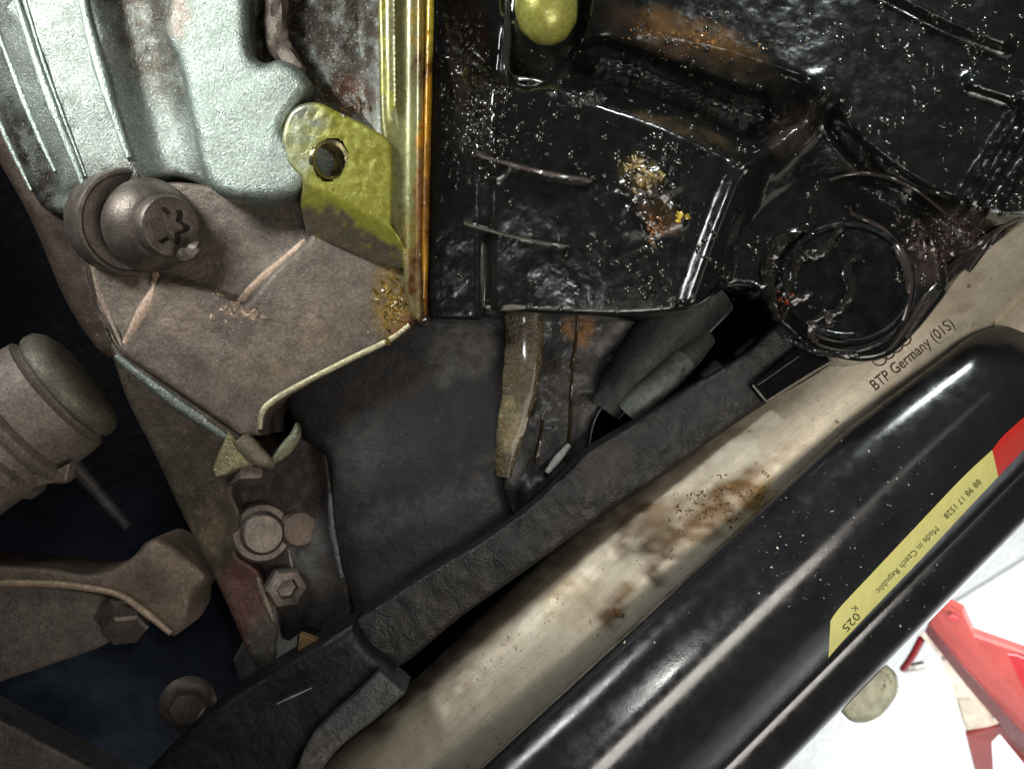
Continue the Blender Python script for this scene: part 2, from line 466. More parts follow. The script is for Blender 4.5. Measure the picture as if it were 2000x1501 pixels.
# upper casting
cast_out = spline([(-90, -90), (300, -90), (760, -90), (760, 200), (755, 400), (700, 410), (560, 380), (430, 372), (330, 346), (180, 400), (150, 420), (80, 400), (20, 270), (-90, 60)], 9, sharp=(0, 2, 4, 9, 12))
def h_cast(x, y):
    d, _ = lined(x, y, [(-60, -90), (40, 40), (165, 370), (190, 470)])
    side = (x - (40 + (y - 40) * .385)) < 0
    h = -30 + 8 * fbm(x, y, 120, 3)
    h = np.where(side, h - np.clip(d, 0, 200) * .75, h)
    valley = 1 - sst(lined(x, y, [(235, -90), (285, 120), (345, 330), (380, 420)])[0], 10, 85)
    h = h - 46 * valley
    rec = sst(sdf(x, y, poly([(500, -90), (730, -90), (735, 260), (640, 215), (600, 150), (560, 115), (520, 120), (495, 60)])), -8, 30)
    h = h - 30 * rec + rec * 7 * fbm(x, y, 40, 4, 8)
    return h + .5 * fbm(x, y, 14, 3, 4)
c_cast = paint(TEAL, [(620, 70, 170, 190, 0, BROWND, 1.5), (290, 60, 62, 180, -15, lin(84, 80, 72), 1.2), (280, -40, 160, 60, 0, BROWND, .9), (40, 330, 70, 160, -20, BROWND, 1.1),
                      (210, 360, 90, 60, 0, BROWND, .8), (430, 430, 220, 40, 5, BROWND, .9), (-20, 100, 60, 120, -20, BROWND, .5), (690, 210, 60, 60, 0, DKAMB, .7)])
relief('casting', cast_out, h_cast, -420, 'cast_alu', r=16, step=7, col=c_cast, parent=eng, key='eng')
relief('side_wall', spline([(-120, -20), (10, 60), (70, 240), (150, 400), (172, 420), (168, 480), (182, 560), (212, 630), (246, 700), (200, 690), (130, 590), (66, 440), (6, 330), (-120, 120)], 9, sharp=(0, 13)),
       lambda x, y: -108 - .55 * np.clip((x - 172) * -.8 + (y - 480) * .45, -40, 120) + 5 * fbm(x, y, 40, 3, 77), -420, 'dusty_alu', r=14, step=9, parent=eng, key='eng',
       col=paint(lin(66, 54, 46), [(60, 330, 40, 120, -25, lin(84, 70, 58), .7)]))
# raised pad
pad = spline([(352, -90), (325, 30), (322, 70), (350, 130), (372, 230), (395, 335), (425, 378), (470, 393), (540, 392), (590, 370), (612, 310),
              (560, 262), (566, 232), (606, 168), (580, 130), (545, 118), (512, 122), (490, 80), (488, -90)], 7, sharp=(0, 18))
def h_pad(x, y): return 26 + .02 * (x - 450) + 4 * fbm(x, y, 110, 2, 2) + .5 * fbm(x, y, 12, 3, 6)
relief('pad', pad, h_pad, -90, 'cast_alu', r=26, step=6, parent=eng, key='eng',
       col=paint(lin(146, 156, 148), [(340, 20, 40, 70, 0, lin(128, 108, 98), .8), (520, 60, 60, 90, 0, TEAL2, .4)]))
# ribs
for pts, rw, of in (([(30, -10), (75, 130), (120, 250), (160, 352), (172, 392)], 11, 3), ([(158, -60), (166, 20), (200, 150), (235, 260), (252, 308)], 13, 4),
                ([(-12, 40), (22, 130), (65, 240), (108, 335)], 8, 2), ([(-30, 170), (22, 290), (62, 372)], 7, 2), ([(46, -10), (88, 130), (132, 250), (168, 345)], 5, 1)):
    ridge_on('rib', 'eng', pts, 'cast_alu', rw, lin(166, 178, 170), eng, of, .8)
sweep('rib', ((545, -40, -28), (540, 60, -28), (560, 110, -20), (590, 140, -10)), 'dusty_alu', rad=(22, 22, 18, 12), col=paint(BROWN), parent=eng, key='eng', wob=.5)
# dusty lower plate
plate_out = spline([(172, 380), (164, 470), (178, 560), (206, 630), (236, 686), (330, 752), (438, 826), (470, 850), (510, 850), (506, 818), (528, 788), (590, 750), (680, 702), (760, 664),
                    (806, 626), (812, 560), (806, 380), (700, 350), (520, 372), (440, 366), (340, 356), (250, 366)], 8, sharp=(0, 7, 8, 14, 16))
CR = [(322, 546), (390, 575), (440, 600), (475, 590)]
def h_plate(x, y):
    h = -34 + .05 * (x - 500) + 5 * fbm(x, y, 100, 3, 12)
    # upper zone sunk below a shallow crease that runs from the bolt to the lug
    up = sst(sdf(x, y, poly([(160, 330), (620, 330), (600, 470), (540, 520), (478, 590), (400, 560), (310, 538), (262, 620), (235, 675), (190, 600), (160, 480)])), -9, 9)
    h = h - 26 * up
    h = h - 10 * sst(x, 235, 170)
    return h + .9 * fbm(x, y, 13, 3, 2)
c_plate = paint(BROWN, [(330, 600, 110, 50, 30, TAN, .35), (560, 680, 160, 60, -25, lin(128, 114, 96), .6), (765, 590, 50, 95, 0, lin(120, 96, 26), .9), (780, 640, 40, 40, 0, AMBER, .8),
                        (470, 440, 120, 50, 0, BROWND, .5), (620, 590, 90, 60, -20, lin(132, 116, 104), .4)])
relief('lower_plate', plate_out, h_plate, -240, 'dusty_alu', r=9, step=7, col=c_plate, parent=eng, key='eng')
sweep('edge_lip', [(508, 836, -42), (512, 806, -36), (534, 782, -34), (600, 744, -31), (690, 698, -27), (760, 664, -24), (800, 634, -22)], 'cast_alu', rad=(6, 7, 7, 7, 7, 6, 5), col=lin(190, 182, 150), parent=eng, key='eng')
for pts, rw in (([(302, 532), (306, 560), (280, 606), (244, 672)], 14), ([(598, 470), (560, 506), (520, 540), (478, 578), (462, 600)], 13), ([(178, 390), (174, 460), (186, 550), (214, 620), (244, 690)], 9)):
    ridge_on('ridge', 'eng', pts, 'dusty_alu', rw, lin(172, 148, 130) if rw > 10 else lin(124, 108, 96), eng, -2, .5)
# crusty lumps
ICO = []
_p = (1 + 5 ** .5) / 2
for a_, b_ in ((1, _p), (-1, _p), (1, -_p), (-1, -_p)): ICO += [(0, a_, b_), (a_, b_, 0), (b_, 0, a_)]
ICO = np.array(ICO, float) / math.sqrt(1 + _p * _p)
import bmesh as _bm
def _icofaces():
    out = []
    for i in range(12):
        for j in range(i + 1, 12):
            for k in range(j + 1, 12):
                if all(abs(np.linalg.norm(ICO[a] - ICO[b]) - 1.0515) < .01 for a, b in ((i, j), (j, k), (i, k))): out.append([i, j, k])
    return out
ICOF = _icofaces()
def lumps(name, cx, cy, rx, ry, n, smin, smax, hbase, m, colr, parent, key=None, tree=None, tagd=None, squash=.7):
    """broken crumbs and flakes lying on a surface"""
    V = []; Fc = []; k = 0; C = []
    seeds = [(random.gauss(0, .42), random.gauss(0, .42)) for _ in range(max(3, n // 9))]
    for _ in range(n):
        sx_, sy_ = random.choice(seeds); u_, v_ = sx_ + random.gauss(0, .13), sy_ + random.gauss(0, .13)
        x = cx + u_ * rx; y = cy + v_ * ry
        s = (smin + (smax - smin) * random.random() ** 2.5)
        if tree is not None:
            loc, nr = cast(tree, x, y)
            if loc is None: continue
            c = np.array(loc); nz = np.array(nr); nz = nz if nz @ (CL - c) > 0 else -nz
        else: c = Wd(Q(x, y, hbase)); nz = W3 @ np.array([0, 0, 1.])
        t = random.random() * 6.283; x_ = np.cross(nz, [math.cos(t), math.sin(t), .3]); x_ /= np.linalg.norm(x_) + 1e-9; y_ = np.cross(nz, x_)
        sc3 = np.array([random.uniform(.8, 1.7), random.uniform(.45, .9), squash * random.uniform(.4, 1)])
        P = ICO * rng.uniform(.6, 1.3, (12, 1)) * sc3 * s * U
        V.extend(c + P[:, :1] * x_ + P[:, 1:2] * y_ + P[:, 2:] * nz)
        Fc += [[k + i for i in f] for f in ICOF]
        C.extend([np.array(colr) * random.uniform(.45, 1.5)] * 12); k += 12
    V = np.array(V)
    if key: keep(key, V, Fc)
    return finish(name, V, Fc, m, parent, np.array(C), tagd=tagd, sharp_deg=22)
def lumps_along(name, path, n, spread, smin, smax, m, colr, parent, tree):
    V = []; Fc = []; C = []; k = 0; P = spline(np.array(path, float), 3, closed=False)
    for _ in range(n):
        x, y = P[random.randrange(len(P))] + np.array([random.gauss(0, spread), random.gauss(0, spread)])
        loc, nr = cast(tree, x, y)
        if loc is None: continue
        c = np.array(loc); nz = np.array(nr); nz = nz if nz @ (CL - c) > 0 else -nz
        t = random.random() * 6.283; x_ = np.cross(nz, [math.cos(t), math.sin(t), .3]); x_ /= np.linalg.norm(x_) + 1e-9; y_ = np.cross(nz, x_)
        s_ = random.uniform(smin, smax)
        Pp = ICO * rng.uniform(.6, 1.3, (12, 1)) * np.array([random.uniform(.9, 1.6), random.uniform(.6, 1), random.uniform(.5, 1)]) * s_ * U
        V.extend(c + Pp[:, :1] * x_ + Pp[:, 1:2] * y_ + Pp[:, 2:] * nz); Fc += [[k + i for i in f] for f in ICOF]
        C.extend([np.array(colr) * random.uniform(.5, 1.5)] * 12); k += 12
    return finish(name, np.array(V), Fc, m, parent, np.array(C), tagd={'kind': 'stuff'}, sharp_deg=40)
et = bvh('eng')
lumps('dirt_clump', 470, 604, 60, 44, 90, 2, 8, 0, 'dusty_alu', lin(165, 142, 122), eng, tree=et, tagd={'kind': 'stuff'})
lumps('oily_dirt', 765, 585, 44, 90, 150, 2, 9, 0, 'oily_alu', lin(130, 105, 45), eng, tree=et, tagd={'kind': 'stuff'})
# flange bolt
ax = (0.72, -0.14, 0.68)
bo = lathe('flange_bolt', (292, 440, -34), ax, [(80, -40), (92, -6), (93, 4), (90, 18), (83, 38), (71, 54), (64, 60), (60, 63), (59, 88), (56, 93), (44, 94), (32, 93), (29, 70), (2, 68)], 'steel_dull',
           sides=60, parent=eng, lobes={11: (6, 7), 12: (6, 7)})
lathe('washer', (256, 435, -50), ax, [(104, -70), (107, -10), (108, -3), (105, 6), (100, 9), (96, 7), (93, 1), (60, 0)], 'steel_dull', sides=60, parent=bo)
sweep('bolt_chip', [(352, 500, 30), (366, 496, 36), (382, 484, 38), (388, 474, 34)], 'steel_dull', rad=(9, 14, 13, 6), wob=.5, parent=bo, sides=10, step=5)
# lug with tapped hole
lug_out = spline([(552, 262), (572, 214), (616, 200), (660, 218), (744, 262), (766, 300), (764, 440), (790, 480), (800, 526), (760, 524), (690, 496), (600, 460), (586, 400), (590, 352), (562, 318)], 6, sharp=(6, 8, 9, 11))
def h_lug(x, y):
    top = 34 + .06 * (x - 600)
    line = 352 + (x - 590) * .53             # crest of the lower shoulder
    drop = np.clip(y - line, 0, 140) * .62
    hx, hy = x - 646, y - 312
    rr = np.sqrt((hx * .95 + hy * .2) ** 2 * 1.9 + (hy * .98 - hx * .15) ** 2)
    return top - drop - 250 * (1 - sst(rr, 37, 41)) + 1.5 * fbm(x, y, 15, 3, 3)
c_lug = paint(YOLK, [(646, 312, 34, 42, 0, lin(40, 36, 24), 1), (575, 290, 45, 110, 10, lin(140, 145, 120), .95), (600, 225, 60, 30, 20, lin(120, 122, 110), .9), (676, 476, 160, 52, 28, lin(92, 84, 70), 2.2), (755, 300, 20, 90, 0, lin(150, 145, 60), .7)])  # hole's dark inside and underside's grey shade are painted in
relief('lug', lug_out, h_lug, -420, 'oily_alu', r=7, step=5, col=c_lug, parent=eng, key='eng')
hx_, hy_, hz_ = frame_axis((.28, -.1, .95))
def ringpath(cx, cy, h0, r, k):
    out = []
    c = Q(cx, cy, h0)
    for a in np.linspace(0, 6.6, 30):
        p = c + (math.cos(a) * r * .78) * hx_ + (math.sin(a) * r) * hy_ + hz_ * (a / 6.28 * k)
        d = -p[2]; out.append((p[0] / d * F + 1000, 750.5 - p[1] / d * F, F - d))
    return out
lathe('threaded_bore', (646, 312, 30), (.60, -.12, .79), [(38, 2)] + [((31, 36.5)[k % 2], -1 - k * 6) for k in range(30)] + [(26, -190), (2, -191)], 'thread_steel', sides=40, parent=eng, close=False)
# oiled flange along the joint
fl_out = spline([(736, -90), (740, 80), (744, 240), (756, 300), (762, 420), (784, 500), (792, 560), (806, 622), (824, 632), (834, 610), (832, 500), (836, 300), (842, 160), (846, -90)], 6, sharp=(0, 7, 8, 9, 13))
def h_fl(x, y):
    u = (x - (736 + np.clip(y - 240, 0, 400) * .15)) / 100
    h = 24 + 2 * fbm(x, y, 90, 2, 5)
    h = h + 20 * np.exp(-((x - (838 - .006 * y) + 18) / 14) ** 2)            # rolled bead at the joint edge
    h = h + 13 * np.exp(-((x - 770 - .01 * y) / 9) ** 2) * (1 - sst(y, 200, 260))
    return h
c_fl = paint(lin(122, 120, 80), [(822, 420, 20, 260, 1, AMBER, .95), (826, 560, 24, 120, 0, DKAMB, .9), (828, 20, 20, 110, 0, lin(140, 116, 34), .9), (832, 130, 24, 50, 0, DKAMB, .95), (752, 100, 16, 160, 0, OLIVE, .8),
                                  (785, 300, 30, 130, 0, lin(140, 142, 95), .8), (822, 240, 14, 60, 0, lin(190, 130, 10), .8), (790, 470, 24, 60, 0, lin(120, 100, 20), .7)])
relief('oiled_flange', fl_out, h_fl, -150, 'oily_alu', r=8, step=5, col=c_fl, parent=eng, key='eng')
sweep('gasket_bead', [(842, -60, 40), (838, 120, 40), (834, 300, 38), (830, 480, 34), (826, 618, 24)], 'oily_alu', rad=7, parent=eng, key='eng',
      col=paint(lin(170, 120, 14), [(834, 380, 30, 120, 0, DKAMB, .8), (838, 110, 30, 50, 0, DKAMB, .9), (830, 590, 30, 60, 0, lin(110, 60, 14), .9), (842, 20, 20, 90, 0, lin(205, 190, 70), .8)]), wob=.15)
lathe('oil_drop', (826, 622, 20), (0, -.3, 1), [(1, 14), (8, 11), (12, 2), (12, -10)], 'oil_drop', sides=14, parent=eng)
lumps('wet_debris', 720, 210, 60, 28, 26, 5, 12, 0, 'oil_crust', lin(70, 50, 30), eng, tree=bvh('eng'), tagd={'kind': 'stuff'})

# ================================================================== MOUNTING BRACKET below the plate
brk = root('mounting_bracket', 'worn cast mounting bracket with bolts hanging below the dusty engine plate', 'bracket', (500, 1050, -140))
arm_out = spline([(205, 640), (240, 684), (330, 748), (440, 826), (520, 880), (530, 905), (470, 930), (455, 960), (470, 1010), (462, 1080), (500, 1110), (540, 1180), (545, 1250), (535, 1330), (500, 1300), (470, 1240), (440, 1170),
                  (400, 1090), (350, 990), (300, 880), (245, 770)], 8, sharp=(0, 5, 13))
def h_arm(x, y):
    d, _ = lined(x, y, [(220, 690), (330, 770), (440, 840), (525, 890)])
    h = -62 - np.clip(d - 4, 0, 240) * .30 + 5 * fbm(x, y, 60, 3, 4)
    return h + 2.2 * fbm(x, y, 14, 3, 7)
relief('arm', arm_out, h_arm, -330, 'dusty_alu', r=10, step=7, parent=brk, key='brk',
       col=paint(lin(70, 61, 52), [(470, 1180, 60, 110, 20, lin(92, 56, 50), .9), (400, 1040, 60, 60, 40, lin(112, 102, 84), .7), (300, 850, 60, 90, 30, lin(80, 72, 62), .6), (520, 1250, 40, 80, 0, lin(104, 100, 94), .7)]))
ridge_on('bright_edge', 'brk', [(226, 694), (290, 746), (360, 798), (430, 846), (448, 858)], 'cast_alu', 13, lin(118, 124, 120), brk, -1, .5)
# fork tab
plate('tab', [(444, 842, -48), (462, 866, -46), (505, 905, -46), (470, 916, -52), (440, 930, -60), (418, 934, -66), (412, 918, -66), (424, 884, -58)], 40, 'cast_alu', brk, col=lin(168, 158, 122), bevel=6)
sweep('fork_prong', [(470, 856, -44), (500, 888, -44), (526, 906, -50), (532, 914, -60)], 'dusty_alu', rad=(20, 20, 12, 5), col=lin(112, 104, 88), parent=brk, flat=.7)
sweep('fork_prong', [(534, 902, -56), (556, 880, -60), (578, 850, -62), (580, 826, -72)], 'cast_alu', rad=(8, 15, 13, 5), col=lin(104, 104, 84), parent=brk, flat=.7)
lathe('stud', (488, 934, -96), (.15, -.9, .4), [(2, -30), (42, -28), (44, 0), (40, 12), (28, 16), (2, 18)], 'steel_dull', sides=6, parent=brk)
# side web between the arm and the dark cover
web_out = spline([(470, 900), (540, 880), (590, 850), (640, 880), (650, 960), (662, 1060), (680, 1130), (720, 1195), (660, 1240), (600, 1230), (560, 1250), (540, 1200), (510, 1110), (470, 1080), (462, 1000)], 8)
relief('web', web_out, lambda x, y: -150 + 26 * np.exp(-((x - (636 + (y - 900) * .16)) / 14) ** 2) - .12 * np.clip(y - 1100, 0, 200) + 4 * fbm(x, y, 50, 3, 9) + 2 * fbm(x, y, 12, 2, 3), -360, 'dark_cover', r=10, step=7,
       col=paint(lin(52, 48, 46), [(600, 1070, 50, 80, 0, lin(92, 92, 92), .7), (560, 920, 80, 60, 0, lin(56, 46, 44), .8)]), parent=brk, key='brk')
bz = lathe('bolt', (512, 1040, -132), (.35, .05, .93), [(30, -30), (62, -24), (64, -6), (58, 2), (46, 4), (44, 20), (38, 26), (2, 28)], 'steel_dull', sides=36, parent=brk)
lathe('bolt', (585, 1032, -150), (.35, .05, .93), [(2, -18), (40, -14), (42, 0), (34, 10), (2, 14)], 'dusty_alu', sides=30, parent=brk, col=lin(100, 86, 76))
lathe('nut', (560, 1148, -128), (.5, -.1, .85), [(2, -26), (44, -24), (46, 0), (40, 6), (24, 8), (20, -4), (2, -6)], 'steel_dull', sides=6, parent=brk)
for pts_, rw_, c_ in (([(563, 1074), (570, 1110), (584, 1150)], 6, lin(130, 126, 122)), ([(502, 1128), (518, 1170), (534, 1214)], 9, lin(128, 116, 102)), ([(644, 960), (648, 1020), (656, 1070), (668, 1128)], 9, lin(92, 92, 96))):
    ridge_on('worn_edge', 'brk', pts_, 'cast_alu', rw_, c_, brk, 0, .6)
plate('foot', [(480, 1240, -150), (540, 1262, -146), (540, 1310, -152), (470, 1345, -170), (452, 1290, -165)], 40, 'dusty_alu', brk, col=lin(78, 74, 72), bevel=8)

# ================================================================== DARK COVER
cov_out = spline([(560, 760), (640, 700), (760, 640), (830, 600), (900, 600), (1040, 605), (1050, 640), (1046, 700), (1030, 780), (1000, 860), (980, 940), (1000, 1040), (860, 1130), (720, 1215), (680, 1140), (655, 1020), (640, 900), (590, 850)], 9)
def h_cov(x, y):
    h = -96 - .00035 * (x - 800) ** 2 + 30 * np.exp(-((y - 985 + (x - 700) * .35) / 110) ** 2) * sst(x, 640, 720)
    return h + 3 * fbm(x, y, 120, 3, 21)
cov = tag(relief('gearbox_cover', cov_out, h_cov, -320, 'dark_cover', r=24, step=10, key='cov',
       col=paint(lin(33, 31, 31), [(900, 690, 80, 60, -20, lin(84, 82, 80), 1.0), (820, 1000, 180, 40, -18, lin(62, 62, 64), .8), (700, 900, 60, 140, 10, lin(52, 48, 46), .8), (880, 860, 90, 60, 0, lin(30, 28, 28), .8), (740, 760, 130, 60, -20, lin(54, 50, 48), .7)])),  # bright smudge and lower highlight band painted into the cover colour
       'dark grey smooth gearbox cover between the dusty plate and the black bar', 'cover')
lumps('dried_splash', 820, 860, 260, 300, 110, .4, 1.3, 0, 'dusty_alu', lin(104, 98, 90), cov, tree=bvh('cov'), tagd={'kind': 'stuff'}, squash=.3)
gs = sweep('gasket_strip', [(1022, 606, -66), (1024, 680, -64), (1012, 780, -66), (994, 860, -70), (984, 930, -82)], 'gasket', rad=(40, 38, 34, 26, 16), flat=.25, wob=.12,
      col=paint(lin(74, 64, 40), [(1000, 830, 30, 60, 0, lin(140, 128, 92), .7), (1010, 640, 50, 40, 0, lin(58, 48, 34), .8)]))
tag(gs, 'olive brown crusted gasket strip running down beside the dark cover', 'gasket')

# ================================================================== OIL PAN
pan = root('oil_pan', 'black oil soaked engine oil pan covered in wet droplets', 'oil pan', (1350, 350, -60))
pan_out = spline([(842, -100), (1500, -100), (2100, -100), (2100, 380), (2010, 428), (1930, 486), (1880, 530), (1836, 590), (1786, 650), (1740, 692), (1690, 706), (1630, 698), (1570, 672), (1520, 632), (1494, 588), (1470, 560), (1424, 558),
                  (1390, 580), (1340, 604), (1270, 614), (1180, 617), (1060, 612), (944, 606), (938, 626), (842, 624), (836, 560), (842, 300)], 8, sharp=(0, 2, 3, 22, 23, 24))
PB = spline([(942, 150), (1080, 158), (1180, 190), (1300, 232), (1430, 292), (1486, 318), (1470, 400), (1436, 470), (1415, 560), (1350, 640), (942, 640)], 10, sharp=(0, 10, 9))
PG = spline([(1120, 110), (1180, 84), (1300, 124), (1440, 178), (1570, 214), (1530, 262), (1470, 276), (1340, 222), (1200, 172), (1130, 150)], 10)
PP = spline([(1130, -130), (2150, -130), (2150, 420), (1960, 440), (1850, 410), (1740, 350), (1650, 272), (1612, 196), (1560, 176), (1430, 128), (1280, 84), (1180, 40)], 12, sharp=(0, 1, 2))
PC1 = spline([(862, -130), (984, -130), (984, 150), (930, 130), (885, 80)], 10); PC2 = spline([(1000, -130), (1150, -130), (1140, 60), (1092, 140), (1000, 150)], 10)
PT = poly([(1604, 222), (1800, 372), (1660, 345), (1540, 420), (1480, 520), (1440, 560), (1470, 440), (1520, 330)])
def h_pan(x, y):
    h = 0 + 4 * fbm(x, y, 130, 2, 31)
    h = h + 66 * sst(sdf(x, y, PB), -12, 24)
    h = h + (70 + .10 * (x - 1600) + .14 * (y - 200)) * sst(sdf(x, y, PP), -30, 34)
    h = h - 110 * sst(sdf(x, y, PG), -20, 40)
    h = h - 60 * sst(sdf(x, y, PC1), -8, 16) - 60 * sst(sdf(x, y, PC2), -8, 16)
    h = h + 56 * np.exp(-(lined(x, y, [(1490, 300), (1550, 240), (1606, 184)])[0] / 26) ** 2)
    R = np.hypot(x - 1640, y - 560)
    h = h + (26 + .12 * (x - 1640) + .14 * (y - 480)) * (1 - sst(R, 205, 226)) * (1 - sst(sdf(x, y, PB), -16, 20))
    h = h + 26 * np.exp(-(lined(x, y, [(905, 130), (925, 210), (945, 270), (960, 318)])[0] / 24) ** 2) * (1 + .5 * fbm(x, y, 18, 3, 2))
    h = h + 22 * np.exp(-(lined(x, y, [(1476, 306), (1440, 350), (1412, 420), (1386, 490), (1352, 590)])[0] / 22) ** 2)
    h = h + 16 * np.exp(-(lined(x, y, [(1076, 162), (1150, 178), (1240, 208), (1330, 242), (1420, 284), (1480, 312)])[0] / 14) ** 2)
    h = h + 22 * np.exp(-(lined(x, y, [(846, 92), (880, 116), (905, 160), (940, 200)])[0] / 14) ** 2)
    # ribs towards the right-hand corner
    for a, b in (((1862, 412), (2060, 90)), ((1886, 424), (2080, 130)), ((1906, 450), (2100, 190))):
        h = h + 16 * np.exp(-(lined(x, y, [a, b])[0] / 8) ** 2)
    h = h + 22 * np.exp(-(lined(x, y, [(1700, -40), (1860, 40), (1960, 78)])[0] / 20) ** 2) + 18 * np.exp(-(lined(x, y, [(1900, 160), (2000, 190)])[0] / 18) ** 2)
    rough_ = np.exp(-(((x - 1850) / 90) ** 2 + ((y - 480) / 60) ** 2))
    h = h + rough_ * 12 * fbm(x, y, 22, 3, 5)
    blob = np.exp(-(((x - 1255) / 50) ** 2 + ((y - 345) / 48) ** 2)); h = h + blob * (14 + 12 * fbm(x, y, 20, 3, 15))
    blob = np.exp(-(((x - 1280) / 60) ** 2 + ((y - 425) / 40) ** 2)); h = h + blob * (5 + 14 * fbm(x, y, 18, 3, 25))
    return h + .5 * fbm(x, y, 16, 3, 41)
ORG = lin(120, 84, 40)
c_pan = paint(BLK, [(1345, 72, 160, 44, 18, lin(104, 78, 48), .8), (1400, 120, 150, 24, 20, lin(64, 56, 50), .7), (1330, 250, 120, 18, 20, lin(84, 70, 50), .7), (1850, 480, 110, 70, -30, lin(70, 56, 52), .9), (1250, 345, 44, 46, 0, lin(96, 82, 44), .8),  # first patch is an orange reflected sheen painted into the colour
                    (1290, 425, 60, 30, 20, lin(90, 62, 34), .6), (930, 160, 60, 70, 0, BLKB, .8), (910, 60, 50, 100, 0, lin(40, 22, 16), .8), (885, 260, 20, 60, -10, lin(52, 52, 36), .7),
                    (1540, 250, 60, 50, -40, lin(74, 62, 56), .8), (1200, 30, 60, 60, 0, lin(40, 34, 28), .7), (1100, 450, 140, 90, 0, lin(28, 30, 27), .6)])
relief('pan_body', pan_out, h_pan, -260, 'oil_black', r=12, step=6.5, col=c_pan, parent=pan, key='pan')
# thin fins on the front face
def fin(p0, p1, hgt, w0, w1, c):
    (x0, y0, h0), (x1, y1, h1) = p0, p1
    n = 14; V = []; Fc = []
    for i in range(n):
        t = i / (n - 1); x = x0 + (x1 - x0) * t; y = y0 + (y1 - y0) * t + 6 * math.sin(t * 3) ; h = h0 + (h1 - h0) * t
        wv = w0 + (w1 - w0) * t; e = math.sin(min(1, t * 6) * 1.57) * math.sin(min(1, (1 - t) * 6 + .15) * 1.57)
        V += [Q(x, y - wv, h - 16), Q(x, y - wv * .3, h + hgt * e), Q(x, y + wv * .3, h + hgt * e * .96 + random.uniform(-1, 1)), Q(x, y + wv, h - 16)]
    for i in range(n - 1):
        for j in range(3): a = i * 4 + j; Fc.append([a, a + 1, a + 5, a + 4])
        Fc.append([i * 4 + 3, i * 4, i * 4 + 4, i * 4 + 7])
    Fc += [[0, 3, 2, 1], [(n - 1) * 4 + k for k in range(4)]]
    Vw = Wd(np.array(V)); keep('pan', Vw, Fc)
    return finish('fin', Vw, Fc, 'oil_black', pan, np.tile(np.array(c), (len(V), 1)))
fin((930, 302, 66), (1156, 352, 64), 24, 10, 8, lin(90, 80, 74)); fin((906, 436, 62), (1112, 480, 66), 24, 7, 5, lin(100, 94, 84))
for pts, rw, c in (([(944, 476), (946, 540), (946, 600)], 8, lin(60, 58, 50)), ([(950, 600), (980, 600), (1026, 600)], 7, lin(100, 98, 90))):
    ridge_on('fin', 'pan', pts, 'oil_black', rw, c, pan, 0, .8, .2)
ridge_on('cavity_lip', 'pan', [(992, -60), (992, 60), (988, 130), (1000, 152), (1040, 156), (1080, 166)], 'oil_black', 9, lin(46, 46, 42), pan, 0, .7, .2)
sweep('flap', [(950, 166, 34), (986, 184, 40), (1006, 214, 38), (984, 220, 34), (956, 214, 30)], 'oil_crust', rad=(6, 9, 8, 6, 5), parent=pan, key='pan', col=lin(54, 38, 32), wob=.3)
# drain boss with packed debris
bax = (-.26, .20, .945)
boss = lathe('boss', (1644, 576, -6), bax, [(128, -110), (128, -40), (127, 30), (126, 62), (124, 70), (121, 74), (117, 78), (116, 92), (112, 98), (104, 99), (101, 95), (60, 97), (2, 98)], 'oil_black', sides=64, parent=pan, col=lin(15, 16, 17), key='pan')
pt = bvh('pan')
def clump(name, pth, rad, c, par): return sweep(name, pth, 'oil_black', rad=rad, col=c, parent=par, wob=.8, flat=.65, sides=12, smoothpath=False)
SL = lin(30, 27, 22)
for pth_, rd_, c_ in (([(1643, 443), (1626, 470), (1607, 493), (1567, 501), (1552, 530), (1546, 556), (1534, 583)], 10, SL), ([(1584, 448), (1542, 465), (1511, 496), (1500, 524), (1503, 552), (1511, 580), (1525, 622)], 14, SL),
                      ([(1525, 622), (1542, 597), (1584, 571)], 8, SL), ([(1682, 504), (1663, 507), (1656, 538), (1663, 563), (1651, 594), (1632, 611), (1607, 616), (1587, 630)], 9, lin(28, 27, 23)),
                      ([(1587, 628), (1586, 650), (1594, 664)], 8, lin(50, 46, 40)), ([(1528, 655), (1567, 674), (1618, 690), (1674, 694)], 6, lin(40, 40, 40)), ([(1616, 612), (1622, 632)], 7, lin(54, 46, 40))):
    P_ = onsurf('pan', pth_, 1, 5); clump('sludge', P_, taperr(len(P_), rd_ * .7, rd_ * 1.1, rd_ * .7), c_, boss)
    lumps_along('sludge_crumbs', pth_, 70, rd_ * .55, 1, rd_ * .5, 'oil_crust', c_, boss, pt)
lumps('rust_crumb', 1536, 580, 22, 30, 40, 2, 6, 0, 'oil_crust', lin(120, 52, 28), boss, tree=pt, tagd={'kind': 'stuff'})
lumps('grit', 1560, 560, 80, 80, 50, 1, 4, 0, 'oil_crust', lin(26, 23, 20), boss, tree=pt, tagd={'kind': 'stuff'})
ridge_on('rim_ring', 'pan', [(1660, 415), (1720, 446), (1762, 500), (1776, 560), (1764, 625)], 'oil_black', 9, lin(58, 50, 46), pan, 0, .7, .2)
ridge_on('cast_line', 'pan', [(1620, 352), (1670, 338), (1740, 346), (1800, 376), (1850, 420)], 'oil_black', 6, lin(64, 56, 52), pan, 1, .7, .2)
for pts in ([(1770, 660), (1800, 610), (1850, 545), (1920, 486), (2010, 418)], [(1800, 590), (1860, 520), (1930, 462), (2020, 400)], [(1890, 530), (1930, 470), (1960, 440)], [(1740, 680), (1780, 620), (1810, 575)]):
    ridge_on('rim_edge', 'pan', pts, 'oil_black', 9, lin(52, 48, 44), pan, 0, .6, .3)
